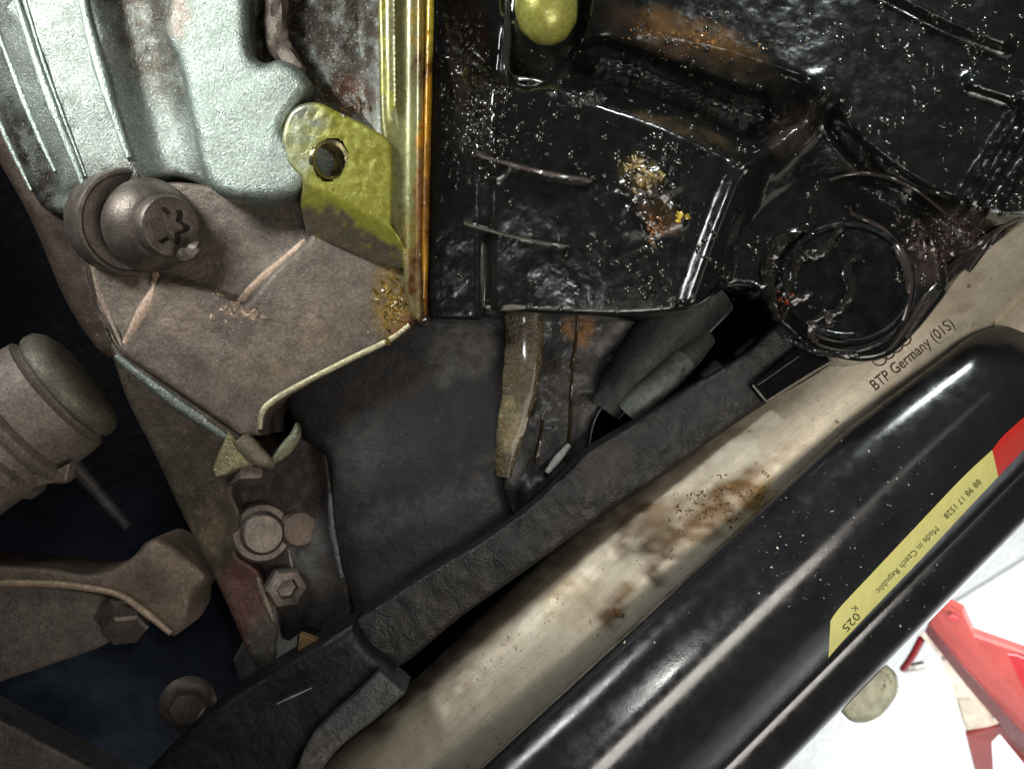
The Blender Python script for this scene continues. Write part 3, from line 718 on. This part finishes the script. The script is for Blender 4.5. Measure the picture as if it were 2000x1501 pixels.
# yellow plug in the cavity
yp = lathe('plug', (1062, -24, -2), (.1, -.98, .25), [(2, -60), (58, -56), (60, 0), (62, 40), (56, 78), (38, 104), (14, 116), (2, 118)], 'oily_alu', sides=36, parent=pan, col=lin(184, 182, 92))
pt = bvh('pan')
lumps('sheen_grains', 1345, 78, 190, 40, 260, .8, 2.4, 0, 'oil_crust', lin(170, 116, 56), pan, tree=pt, tagd={'kind': 'stuff'})  # orange crumbs added to give the painted sheen its grain
lumps('amber_crust', 1258, 346, 46, 48, 110, 2.5, 9, 0, 'oil_crust', lin(158, 138, 88), pan, tree=pt, tagd={'kind': 'stuff'})
lumps('amber_crust', 1330, 428, 18, 18, 30, 2, 6, 0, 'oil_crust', lin(190, 160, 50), pan, tree=pt, tagd={'kind': 'stuff'})
lumps('amber_crust', 1284, 432, 34, 50, 60, 2, 6, 0, 'oil_crust', lin(140, 90, 45), pan, tree=pt, tagd={'kind': 'stuff'})
lumps('black_crust', 926, 225, 30, 90, 170, 3, 8, 0, 'oil_crust', lin(36, 34, 30), pan, tree=pt, tagd={'kind': 'stuff'})
lumps('black_crust', 1150, 195, 70, 24, 120, 3, 8, 0, 'oil_crust', lin(50, 50, 44), pan, tree=pt, tagd={'kind': 'stuff'})
lumps('brown_crust', 1850, 480, 90, 55, 120, 4, 11, 0, 'oil_crust', lin(70, 54, 48), pan, tree=pt, tagd={'kind': 'stuff'})
# droplets
def drops(name, n, regions, m, parent, tree, smin, smax, colr=None):
    V = []; Fc = []; k = 0
    for _ in range(n):
        x0, y0, x1, y1 = random.choice(regions)
        x = random.uniform(x0, x1); y = random.uniform(y0, y1)
        if fbm(np.array([x]), np.array([y]), 90, 3, 3)[0] < random.uniform(-.35, .45): continue
        loc, nr = cast(tree, x, y)
        if loc is None: continue
        if nr.dot(CAMLOC - loc) < 0: nr = -nr
        s = smin + (smax - smin) * random.random() ** 5
        X = nr.orthogonal().normalized(); Y = nr.cross(X); el = random.uniform(.6, 1.6)
        pts = []
        for rad_, zz in ((1, -.1), (.84, .26), (.45, .44)):
            for j in range(7):
                t = j / 7 * 6.283
                pts.append(loc + (X * math.cos(t) * rad_ * el + Y * math.sin(t) * rad_ / el + nr * zz) * s * U)
        pts.append(loc + nr * .5 * s * U)
        V += [tuple(p) for p in pts]
        for l in (0, 1):
            for j in range(7):
                b = k + l * 7; Fc.append([b + j, b + (j + 1) % 7, b + 7 + (j + 1) % 7, b + 7 + j])
        for j in range(7): Fc.append([k + 14 + j, k + 14 + (j + 1) % 7, k + 21])
        k += 22
    return finish(name, np.array(V), Fc, m, parent, None, tagd={'kind': 'stuff'}, sharp_deg=80)
drops('droplets', 5200, [(845, 0, 1480, 610)] * 3 + [(1480, 0, 2000, 420)] * 2 + [(860, 0, 990, 320), (1250, 280, 1480, 600), (1750, 400, 2000, 560)], 'oil_drop', pan, pt, .9, 9)
drops('droplets', 110, [(740, 0, 840, 300), (760, 480, 840, 620)], 'oily_drop', eng, bvh('eng'), 1.2, 3.5)

# ================================================================== gap parts under the pan
gap = relief('oily_panel', spline([(1040, 590), (1300, 590), (1270, 640), (1200, 760), (1160, 830), (1130, 960), (1010, 1040), (975, 960), (1000, 870), (1040, 760)], 10),
      lambda x, y: -150 + 12 * fbm(x, y, 70, 3, 51) + 1 * fbm(x, y, 14, 3, 5), -330, 'oil_grime', r=12, step=8, key='gap',
      col=paint(lin(24, 21, 20), [(1140, 640, 26, 40, 10, lin(140, 100, 55), .9), (1110, 760, 60, 80, 0, lin(44, 38, 32), .7), (1150, 910, 40, 40, 0, lin(66, 50, 38), .7)]))
tag(gap, 'oily black panel in the gap right of the olive gasket strip', 'panel')
drops('droplets', 320, [(1045, 630, 1200, 940)], 'oil_drop', gap, bvh('gap'), 1, 3.5)
for pth_ in ([(1120, 690), (1116, 760), (1112, 850), (1098, 900)], [(1128, 630), (1124, 670), (1118, 720)], [(1062, 800), (1056, 850), (1046, 900)]):
    P_ = onsurf('gap', pth_, 2, 8); sweep('oil_drip', P_, 'oil_black', rad=taperr(len(P_), 2.5, 3.5, 5), col=lin(60, 48, 30), parent=gap, smoothpath=False, sides=8, wob=.3)
cone = sweep('rubber_boot', [(1380, 560, -150), (1300, 650, -140), (1230, 730, -130), (1180, 800, -130)], 'dark_cover', rad=(74, 66, 52, 36), flat=.8, col=lin(46, 46, 45))
tag(cone, 'dim grey tapered rubber boot under the oil pan edge', 'boot')
hose = root('grey_hose', 'short pale grey green hose end lying below the oil pan', 'hose', (1290, 750, -120))
sweep('hose_body', [(1226, 806, -110), (1256, 776, -104), (1300, 738, -104), (1334, 700, -112)], 'dark_cover', rad=(28, 32, 32, 30), col=lin(92, 98, 91), parent=hose)
sweep('hose_collar', [(1318, 716, -116), (1350, 684, -124), (1376, 656, -140)], 'dark_cover', rad=(34, 30, 26), col=lin(56, 58, 56), parent=hose)
for k, (pp, rr, cc) in enumerate((([(1380, 744, -100), (1410, 716, -96)], 22, lin(78, 76, 74)), ([(1444, 706, -90), (1480, 676, -90)], 22, lin(84, 82, 80)))):
    o = sweep('clip', pp, 'dark_cover', rad=rr, col=cc)
    tag(o, ('small dim grey clip just right of the pale hose end', 'small dim grey clip nearest the round drain boss')[k], 'clip', 'clips under the oil pan')

# ================================================================== BLACK BAR
bar = root('rubber_bar', 'dirty black rubber covered bar running diagonally above the aluminium tube', 'bar', (1000, 1060, -20))
bar_out = spline([(690, 1215), (720, 1194), (830, 1122), (940, 1056), (1040, 985), (1140, 890), (1240, 826), (1340, 760), (1440, 700), (1560, 600), (1720, 560), (1700, 650), (1620, 716), (1500, 785), (1400, 852), (1300, 925), (1180, 1002), (1040, 1104),
                  (900, 1204), (772, 1304), (720, 1270)], 9, sharp=(0, 20))
def h_bar(x, y):
    c = (x - 700) * .58 + (y - 1250) * .81
    return -34 - .0004 * (c * 2) ** 2 + 6 * fbm(x, y, 40, 4, 61) + 2 * fbm(x, y, 13, 3, 3)
relief('bar_body', bar_out, h_bar, -150, 'rubber', r=10, step=8, parent=bar, key='bar',
       col=paint(lin(22, 20, 19), [(860, 1180, 160, 50, -36, lin(30, 26, 24), .7), (1180, 910, 60, 40, -36, lin(56, 44, 34), .7), (1350, 810, 120, 40, -36, lin(26, 26, 28), .8), (1120, 1040, 80, 40, -36, lin(40, 35, 31), .8)]))
sweep('scuffed_edge', [(1068, 922, -26), (1090, 894, -24), (1112, 868, -26)], 'dark_cover', rad=(5, 8, 5), col=lin(120, 124, 122), parent=bar)
plate('end_plate', [(1468, 752, -14), (1496, 784, -14), (1660, 684, -20), (1720, 610, -24), (1600, 640, -22)], 30, 'void_black', bar, bevel=3, col=lin(10, 10, 12))
sweep('plate_edge', [(1470, 752, -13), (1496, 783, -13)], 'dark_cover', rad=2.2, sides=8, col=lin(120, 116, 108), parent=bar, smoothpath=False)
sweep('plate_edge', [(1497, 784, -13), (1570, 738, -15), (1645, 692, -18)], 'dark_cover', rad=2.4, sides=8, col=lin(140, 132, 118), parent=bar, smoothpath=False)
sweep('plate_edge', [(1480, 752, -13), (1560, 696, -16)], 'dark_cover', rad=1.6, sides=8, col=lin(84, 82, 78), parent=bar, smoothpath=False)
# lower end housing of the bar
hs = root('bar_bracket', 'glossy black bracket clamped round the lower end of the bar', 'bracket', (560, 1400, 10))
relief('bracket_body', spline([(250, 1560), (300, 1490), (420, 1380), (560, 1290), (690, 1215), (726, 1262), (772, 1310), (700, 1380), (620, 1460), (560, 1560)], 9, sharp=(0, 4, 9)),
       lambda x, y: 8 + 22 * np.exp(-(((x - 480) * .58 + (y - 1340) * .81) / 50) ** 2) + 3 * fbm(x, y, 80, 3, 71), -120, 'black_matte', r=30, step=9, parent=hs, key='hs')
relief('step_block', spline([(742, 1308), (792, 1352), (740, 1398), (660, 1462), (600, 1540), (560, 1560), (600, 1450), (640, 1404), (700, 1350)], 8, sharp=(0, 1)),
       lambda x, y: 40 + 4 * fbm(x, y, 40, 3, 72), -60, 'rubber', r=7, step=7, parent=hs, col=paint(lin(66, 66, 66), [(640, 1480, 60, 60, 0, lin(96, 88, 78), .6)]))
sweep('seam', [(540, 1374, 32), (570, 1360, 33), (610, 1342, 30)], 'dark_cover', rad=(1, 2.2, 1), sides=8, col=lin(130, 132, 134), parent=hs)
lug2 = plate('clip_tab', [(585, 1238, -40), (650, 1262, -36), (620, 1300, -40), (575, 1310, -44)], 20, 'dusty_alu', hs, col=lin(140, 110, 76), bevel=3)

# ================================================================== ALUMINIUM TUBE
tube = root('aluminium_tube', 'long dull aluminium crossmember tube with printed text and brown stains', 'tube', (1300, 1080, -90))
def axis_pt(a, c, h):    # along/ across the diagonal -> bearing
    return (0.734 * a + 0.679 * c, -0.679 * a + 0.734 * c, h)
tp = [axis_pt(-700, 1662, -166), axis_pt(-300, 1661, -172), axis_pt(100, 1660, -178), axis_pt(500, 1660, -184), axis_pt(900, 1660, -190), axis_pt(1400, 1662, -200)]
STA = lin(112, 82, 44); STB = lin(96, 76, 58)
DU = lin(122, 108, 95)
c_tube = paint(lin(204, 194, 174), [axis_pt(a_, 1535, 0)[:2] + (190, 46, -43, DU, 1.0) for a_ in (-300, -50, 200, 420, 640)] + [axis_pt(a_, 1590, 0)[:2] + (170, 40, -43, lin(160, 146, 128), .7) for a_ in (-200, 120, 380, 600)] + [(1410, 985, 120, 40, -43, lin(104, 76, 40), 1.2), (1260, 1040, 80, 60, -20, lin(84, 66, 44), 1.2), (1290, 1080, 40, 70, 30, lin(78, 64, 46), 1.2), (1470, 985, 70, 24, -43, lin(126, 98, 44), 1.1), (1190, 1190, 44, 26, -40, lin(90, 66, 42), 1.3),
                    (1120, 1170, 60, 60, 0, lin(160, 136, 100), .6), (1210, 1150, 20, 16, 0, STA, .9), (1000, 1190, 120, 40, -43, lin(160, 146, 128), .6), (1320, 1010, 80, 50, -43, lin(112, 86, 56), .7), (1540, 880, 60, 20, -43, lin(150, 132, 106), .5),
                    (900, 1320, 70, 30, -43, lin(150, 134, 118), .6), (1380, 880, 100, 30, -43, lin(110, 96, 84), .6), (1860, 590, 90, 26, -43, lin(150, 132, 110), .6)], 5)
sweep('tube_body', tp, 'alu_tube', rad=[150] * 6, sides=64, col=c_tube, parent=tube, key='tube', step=14)
# wider bright end behind the black tube
sweep('tube_end', [axis_pt(830, 1850, -200), axis_pt(860, 1820, -186), axis_pt(1000, 1806, -178), axis_pt(1200, 1806, -182), axis_pt(1500, 1808, -190)], 'alu_tube', rad=(60, 100, 112, 112, 112), sides=48, col=paint(lin(206, 194, 172)), parent=tube, key='tubeend', step=14)
relief('gap_backing', poly([axis_pt(-700, 1640, 0)[:2], axis_pt(1200, 1640, 0)[:2], axis_pt(1200, 1900, 0)[:2], axis_pt(-700, 1900, 0)[:2]], 40), lambda x, y: -345 + 0 * x, -380, 'void_black', r=8, step=40, parent=tube, col=lin(9, 10, 15))  # added dark backing, blocks the bright floor from showing through the gap
tt = bvh('tube')
def text_mesh(txt, size=1.0):
    cu = bpy.data.curves.new('t', 'FONT'); cu.body = txt; cu.size = size; cu.align_x = 'LEFT'; cu.resolution_u = 3
    ob = bpy.data.objects.new('t', cu); COL.objects.link(ob)
    dg = bpy.context.evaluated_depsgraph_get(); me = ob.evaluated_get(dg).to_mesh()
    V = np.array([tuple(v.co) for v in me.vertices]); Fc = [list(p.vertices) for p in me.polygons]
    bm = _bm.new(); bm.from_mesh(me)
    for yy in np.linspace(-.15, .75, 13):
        _bm.ops.bisect_plane(bm, geom=bm.verts[:] + bm.edges[:] + bm.faces[:], plane_co=(0, float(yy) + .003, 0), plane_no=(0, 1, 0))
    bm.verts.index_update(); V = np.array([tuple(v.co) for v in bm.verts]); Fc = [[v.index for v in f.verts] for f in bm.faces]; bm.free()
    ob.evaluated_get(dg).to_mesh_clear(); bpy.data.objects.remove(ob); bpy.data.curves.remove(cu)
    return V[:, :2], Fc
def decal(name, V2, Fc, tree, m, parent, lift=2.0, cols=None):
    V = []
    for x, y in V2:
        loc, nr = cast(tree, x, y)
        if loc is None: loc = Vector(Wd(Q(x, y, -90))); nr = Vector(W @ Vector((0, 0, 1)))
        d = (CAMLOC - loc).normalized()
        V.append(tuple(loc + d * lift * U))
    return finish(name, np.array(V), Fc, m, parent, cols, smooth=False)
V2, Fc = text_mesh('BTP Germany (01S)')
w = V2[:, 0].max(); hh = 1.0
o0 = np.array([1710., 764.]); e0 = np.array([1866., 637.]) - o0; L0 = np.linalg.norm(e0); e0 /= L0; up = np.array([e0[1], -e0[0]])
sc = 201 / w
P2 = o0 + V2[:, :1] * sc * e0 + V2[:, 1:] * 32 * up
decal('printed_text', P2, Fc, tt, 'ink', tube)
for i in range(4):
    c = np.array([1718, 700.]) + e0 * 20.5 * i; r1, r0 = 15, 12.6; V2 = []; Fc = []
    for j in range(40):
        a = j / 40 * 6.2832
        for r_ in (r0, r1): V2.append(c + e0 * math.cos(a) * r_ + up * math.sin(a) * r_)
    for j in range(40): k = (j + 1) % 40; Fc.append([j * 2, j * 2 + 1, k * 2 + 1, k * 2])
    decal('printed_ring', V2, Fc, tt, 'ink', tube)
for (cx, cy, rx, ry, n, s0, s1, c) in ((1430, 980, 110, 44, 300, .8, 2.8, lin(70, 50, 26)), (1400, 990, 120, 44, 220, .8, 3.4, STA), (1350, 1020, 70, 40, 90, .8, 3, lin(96, 72, 40)), (1192, 1192, 26, 16, 26, 2, 7, lin(120, 92, 62)), (1120, 1200, 60, 40, 50, .8, 2.4, STA), (1470, 950, 60, 20, 80, .8, 3, lin(130, 100, 46)),
                                       (1000, 1300, 160, 60, 60, .7, 1.8, lin(80, 62, 44)), (1270, 1090, 50, 40, 50, .8, 2.4, lin(84, 66, 44))):
    lumps('dirt_grains', cx, cy, rx, ry, n, s0, s1, 0, 'dusty_alu', c, tube, tree=tt, tagd={'kind': 'stuff'}, squash=.35)

# ================================================================== BLACK TUBE
bt = root('black_crash_bar', 'glossy black painted bar along the front with a yellow and red sticker', 'bar', (1550, 1180, 0))
def hb(a): return 60 - (a + 100) * .12
prof = [(1790, -170), (1752, -90), (1732, -30), (1730, 6), (1742, 36), (1782, 68), (1830, 88), (1880, 100), (1930, 92), (1976, 68), (2012, 34), (2034, 6), (2046, -6), (2062, -4), (2092, -10), (2120, -26), (2132, -46), (2128, -70), (2100, -150)]
pc = spline([(p[0], p[1]) for p in prof], 9, closed=False)
V = []; NA = 70; al = np.concatenate([np.linspace(-700, 880, 50), np.linspace(890, 1064, 26)])
for a in al:
    k = 1.0 if a < 900 else math.sqrt(max(0.0, 1 - ((a - 900) / 166) ** 2))
    sp = (1.0 - (a - 200) * .00012)            # true taper of the pressed bar is small; rest is distance
    for c, h in pc:
        cc = 1732 + (c - 1726) * sp; cm = 1905
        cc += 26 * min(1, max(0, (a - 640) / 260)) * max(0, 1 - (cc - 1736) / 160) if cc < 1896 else 0
        cc = cm + (cc - cm) * (0.05 + .95 * k); h2 = hb(a) + (h if k > .999 else -150 + (h + 150) * (.25 + .75 * k))
        V.append(Q(*axis_pt(a, cc, h2)))
m_ = len(pc); Fc = [[i * m_ + j, i * m_ + j + 1, (i + 1) * m_ + j + 1, (i + 1) * m_ + j] for i in range(len(al) - 1) for j in range(m_ - 1)]
Fc += [[i * m_ + m_ - 1, i * m_, (i + 1) * m_, (i + 1) * m_ + m_ - 1] for i in range(len(al) - 1)]
Fc += [list(range(m_)), [(len(al) - 1) * m_ + j for j in range(m_)]]
Vw = Wd(np.array(V)); keep('bt', Vw, Fc)
finish('bar_shell', Vw, Fc, 'black_paint', bt)
btt = bvh('bt')
def strip_decal(name, top, bot, n, m, colr, lift):
    T = spline(top, 5, closed=False); B = spline(bot, 5, closed=False)
    f = lambda P, t: np.array([np.interp(t, np.linspace(0, 1, len(P)), P[:, k]) for k in (0, 1)]).T
    tt_ = np.linspace(0, 1, n); A = f(T, tt_); C = f(B, tt_); V2 = []; Fc = []; R = 7
    for i in range(n):
        for j in range(R): V2.append(A[i] + (C[i] - A[i]) * j / (R - 1))
    for i in range(n - 1):
        for j in range(R - 1): b = i * R + j; Fc.append([b, b + 1, b + R + 1, b + R])
    return decal(name, V2, Fc, btt, m, bt, lift, np.tile(np.array(colr), (len(V2), 1)))
st = strip_decal('sticker', [(1622, 1212), (1640, 1186), (1700, 1122), (1800, 1016), (1880, 932), (1938, 878)], [(1618, 1284), (1640, 1258), (1700, 1194), (1800, 1090), (1880, 1004), (1950, 930)], 50, 'sticker', lin(250, 246, 150), 1.2)
strip_decal('sticker_end', [(1938, 878), (1960, 850), (2000, 814), (2080, 740)], [(1950, 930), (1990, 888), (2030, 846), (2110, 770)], 24, 'sticker', lin(232, 52, 40), 1.5)
# tiny print, upside down along the lower edge of the sticker
def small_text(txt, p0, p1, hgt):
    V2, Fc = text_mesh(txt); o0 = np.array(p0, float); e = np.array(p1, float) - o0; L_ = np.linalg.norm(e); e /= L_
    u = np.array([e[1], -e[0]]); P2 = o0 + V2[:, :1] / V2[:, 0].max() * L_ * e + V2[:, 1:] * hgt * u
    decal('sticker_print', P2, Fc, btt, 'ink_dark', bt, 2.6)
small_text('025', (1672, 1194), (1644, 1224), 21)
small_text('K', (1670, 1180), (1662, 1188), 16)
small_text('88 98 17 1528', (1910, 934), (1842, 1006), 17)
small_text('Made in Czech Republic', (1828, 1026), (1710, 1152), 17)
# dust flecks
lumps('dust_flecks', 1600, 1050, 420, 400, 230, .6, 2.6, 0, 'decal_pale', lin(200, 195, 185), bt, tree=btt, tagd={'kind': 'stuff'}, squash=.5)
# moulded clip below the bar
clip = root('moulded_clip', 'rounded grey green plastic clip sticking out under the black bar', 'clip', (1705, 1355, -120))
relief('clip_body', spline([(1640, 1360), (1700, 1290), (1722, 1292), (1748, 1312), (1755, 1334), (1750, 1362), (1722, 1396), (1692, 1410), (1664, 1408), (1648, 1392)], 4), lambda x, y: -60 + 4 * fbm(x, y, 30, 3, 4), -200, 'plastic_clip', r=14, step=4, parent=clip)
sweep('clip_rib', [(1722, 1312, -58), (1736, 1322, -58), (1742, 1332, -60)], 'plastic_clip', rad=2.5, parent=clip, sides=8)

# ================================================================== LEFT SIDE PARTS
mt = root('bush_mount', 'dusty grey cylindrical bush mount at the left edge', 'mount', (80, 810, -160))
max_ = (.76, .62, -.18)
lathe('mount_body', (40, 822, -170), max_, [(60, -300), (132, -290), (132, -90), (146, -84), (146, -60), (128, -52), (126, -26), (158, -18), (164, -10), (164, 4), (156, 10), (140, 14), (142, 60), (139, 92), (124, 98), (120, 104)], 'dusty_alu', sides=56, parent=mt, col=lin(126, 116, 106))
lathe('mount_collar', (40, 822, -170), max_, [(116, 98), (118, 106), (132, 112), (134, 120), (131, 138), (116, 152), (100, 158), (60, 162), (2, 163)], 'dusty_alu', sides=56, parent=mt, col=lin(104, 98, 86))
plate('mount_tab', [(20, 930, -120), (100, 920, -110), (135, 905, -110), (128, 940, -112), (90, 946, -116), (40, 960, -124)], 24, 'dusty_alu', mt, col=lin(126, 114, 102), bevel=4)
sweep('mount_rod', [(140, 900, -230), (190, 960, -240), (250, 1030, -250)], 'dark_cover', rad=(16, 14, 12), col=lin(64, 62, 62), parent=mt)
ca = root('control_arm', 'grey brown cast control arm end with a nut, lower left', 'control arm', (150, 1200, -160))
relief('arm_body', spline([(-80, 1100), (80, 1106), (180, 1118), (250, 1094), (286, 1058), (312, 1052), (350, 1074), (402, 1120), (396, 1140), (376, 1164), (370, 1200), (344, 1240), (318, 1226), (262, 1180), (200, 1158), (100, 1146), (-80, 1142)], 8, sharp=(0, 16)),
       lambda x, y: -120 + 18 * np.exp(-((x - 310) / 50) ** 2 - ((y - 1110) / 50) ** 2) + 4 * fbm(x, y, 60, 3, 81), -260, 'dusty_alu', r=16, step=7, col=paint(lin(112, 98, 86), [(100, 1115, 120, 30, 0, lin(82, 74, 66), .7)]), parent=ca)
relief('arm_face', spline([(-80, 1138), (60, 1140), (160, 1152), (226, 1168), (240, 1200), (214, 1252), (100, 1296), (-80, 1356)], 8, sharp=(0, 7)),
       lambda x, y: -142 - .05 * (y - 1140) + 3 * fbm(x, y, 80, 3, 82), -280, 'dusty_alu', r=10, step=8, col=paint(lin(110, 102, 94)), parent=ca)
sweep('arm_lip', [(-60, 1138, -122), (60, 1138, -122), (150, 1144, -118), (230, 1160, -112), (280, 1192, -108), (334, 1236, -112)], 'dusty_alu', rad=(7, 8, 8, 7, 8, 6), col=lin(166, 146, 126), parent=ca)
lathe('arm_nut', (244, 1214, -142), (.35, -.55, .76), [(2, -30), (58, -26), (58, -14), (46, -12), (46, 22), (40, 28), (2, 30)], 'steel_dull', sides=6, parent=ca)
def hexbolt(x, y, h, s, label):
    b = root('hex_bolt', label, 'bolt', (x, y, h))
    lathe('bolt_flange', (x, y, h), (.25, .05, .96), [(2, -20), (58 * s, -18), (60 * s, -8), (50 * s, 2), (40 * s, 4)], 'steel_dull', sides=36, parent=b)
    lathe('bolt_head', (x, y, h), (.25, .05, .96), [(38 * s, 0), (40 * s, 6), (40 * s, 26), (34 * s, 34), (2, 35)], 'steel_dull', sides=6, parent=b)
hexbolt(366, 1376, -190, 1.0, 'round flanged bolt head just left of the glossy black bracket')
lp = tag(relief('lower_panel', poly([(-90, 1352), (0, 1400), (190, 1502), (320, 1572), (-90, 1580)], 9), lambda x, y: -230 + 3 * fbm(x, y, 60, 2, 3), -320, 'dusty_alu', r=14, step=10, col=paint(lin(100, 96, 94))), 'dull grey panel corner at the bottom left', 'panel')

# ================================================================== JACK STAND
js = root('jack_stand', 'red steel jack stand standing on the white floor', 'jack stand', (1960, 1420, elev(1960, 1420, 0)))
def E(x, y, z): return (x, y, elev(x, y, z))
TH = 45
plate('upright', [E(1812, 1216, .30), E(1822, 1190, .34), E(1846, 1178, .36), E(1880, 1196, .36), E(1900, 1240, .33), E(2010, 1278, .28), E(2110, 1310, .24), E(2110, 1520, .16), E(2000, 1432, .20), E(1880, 1300, .26)], TH, 'red_paint', js, bevel=12)
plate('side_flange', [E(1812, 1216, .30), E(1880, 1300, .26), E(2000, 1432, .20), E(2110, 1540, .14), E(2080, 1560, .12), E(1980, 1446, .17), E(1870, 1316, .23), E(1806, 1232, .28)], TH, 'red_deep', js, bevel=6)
plate('leg', [E(1886, 1434, .16), E(1985, 1406, .18), E(2110, 1500, .12), E(2110, 1590, .06), E(2010, 1500, .12), E(1952, 1430, .155), E(1936, 1446, .15), E(1940, 1530, .07), E(1936, 1640, .005), E(1908, 1640, .005), E(1910, 1530, .07)], TH, 'red_paint', js, bevel=8)
hv = [E(1936 + 70 + 74 * math.cos(a) * .95 - 0 , 1340 + 74 * math.sin(a) * .8 + 40 * math.cos(a), .262) for a in np.linspace(0, 6.283, 25)[:-1]]
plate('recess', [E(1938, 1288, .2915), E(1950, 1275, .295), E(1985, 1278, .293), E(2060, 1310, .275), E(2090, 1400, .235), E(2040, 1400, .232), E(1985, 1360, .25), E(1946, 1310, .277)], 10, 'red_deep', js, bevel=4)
plate('label_plate', [E(1798, 1240, .272), E(1812, 1222, .285), E(1866, 1300, .24), E(1986, 1402, .185), E(1890, 1432, .155), E(1868, 1350, .19), E(1836, 1280, .235)], 30, 'decal_pale', js, bevel=4)
for P_ in ([E(1862, 1308, .2275), E(1896, 1322, .2225), E(1892, 1350, .207), E(1870, 1350, .2085)], [E(1872, 1366, .200), E(1894, 1360, .204), E(1918, 1396, .187), E(1920, 1412, .180), E(1892, 1424, .172), E(1884, 1410, .178)],
           [E(1924, 1376, .2005), E(1936, 1364, .207), E(1946, 1384, .199), E(1934, 1394, .1935)], [E(1938, 1404, .1905), E(1958, 1386, .1985), E(1976, 1400, .191), E(1944, 1412, .1865)]):
    plate('label_mark', P_, 14, 'decal_grey', js, bevel=2)
for k_ in range(5):
    x_, y_ = 1812 + k_ * 11, 1240 + k_ * 14
    plate('ratchet_tooth', [E(x_ - 8, y_ + 2, .262 - k_ * .008), E(x_ + 6, y_ - 6, .272 - k_ * .008), E(x_ + 12, y_ + 2, .268 - k_ * .008), E(x_ - 2, y_ + 9, .258 - k_ * .008)], 40, 'decal_grey' if k_ % 2 else 'decal_pale', js, bevel=5)
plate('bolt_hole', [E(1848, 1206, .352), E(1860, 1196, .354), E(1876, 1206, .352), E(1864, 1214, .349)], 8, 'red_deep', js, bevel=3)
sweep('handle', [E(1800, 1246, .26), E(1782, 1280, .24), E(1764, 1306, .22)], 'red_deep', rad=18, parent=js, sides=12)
sweep('handle_grip', [E(1764, 1306, .22), E(1786, 1302, .22), E(1806, 1298, .22)], 'steel_bright', rad=22, parent=js, sides=14)
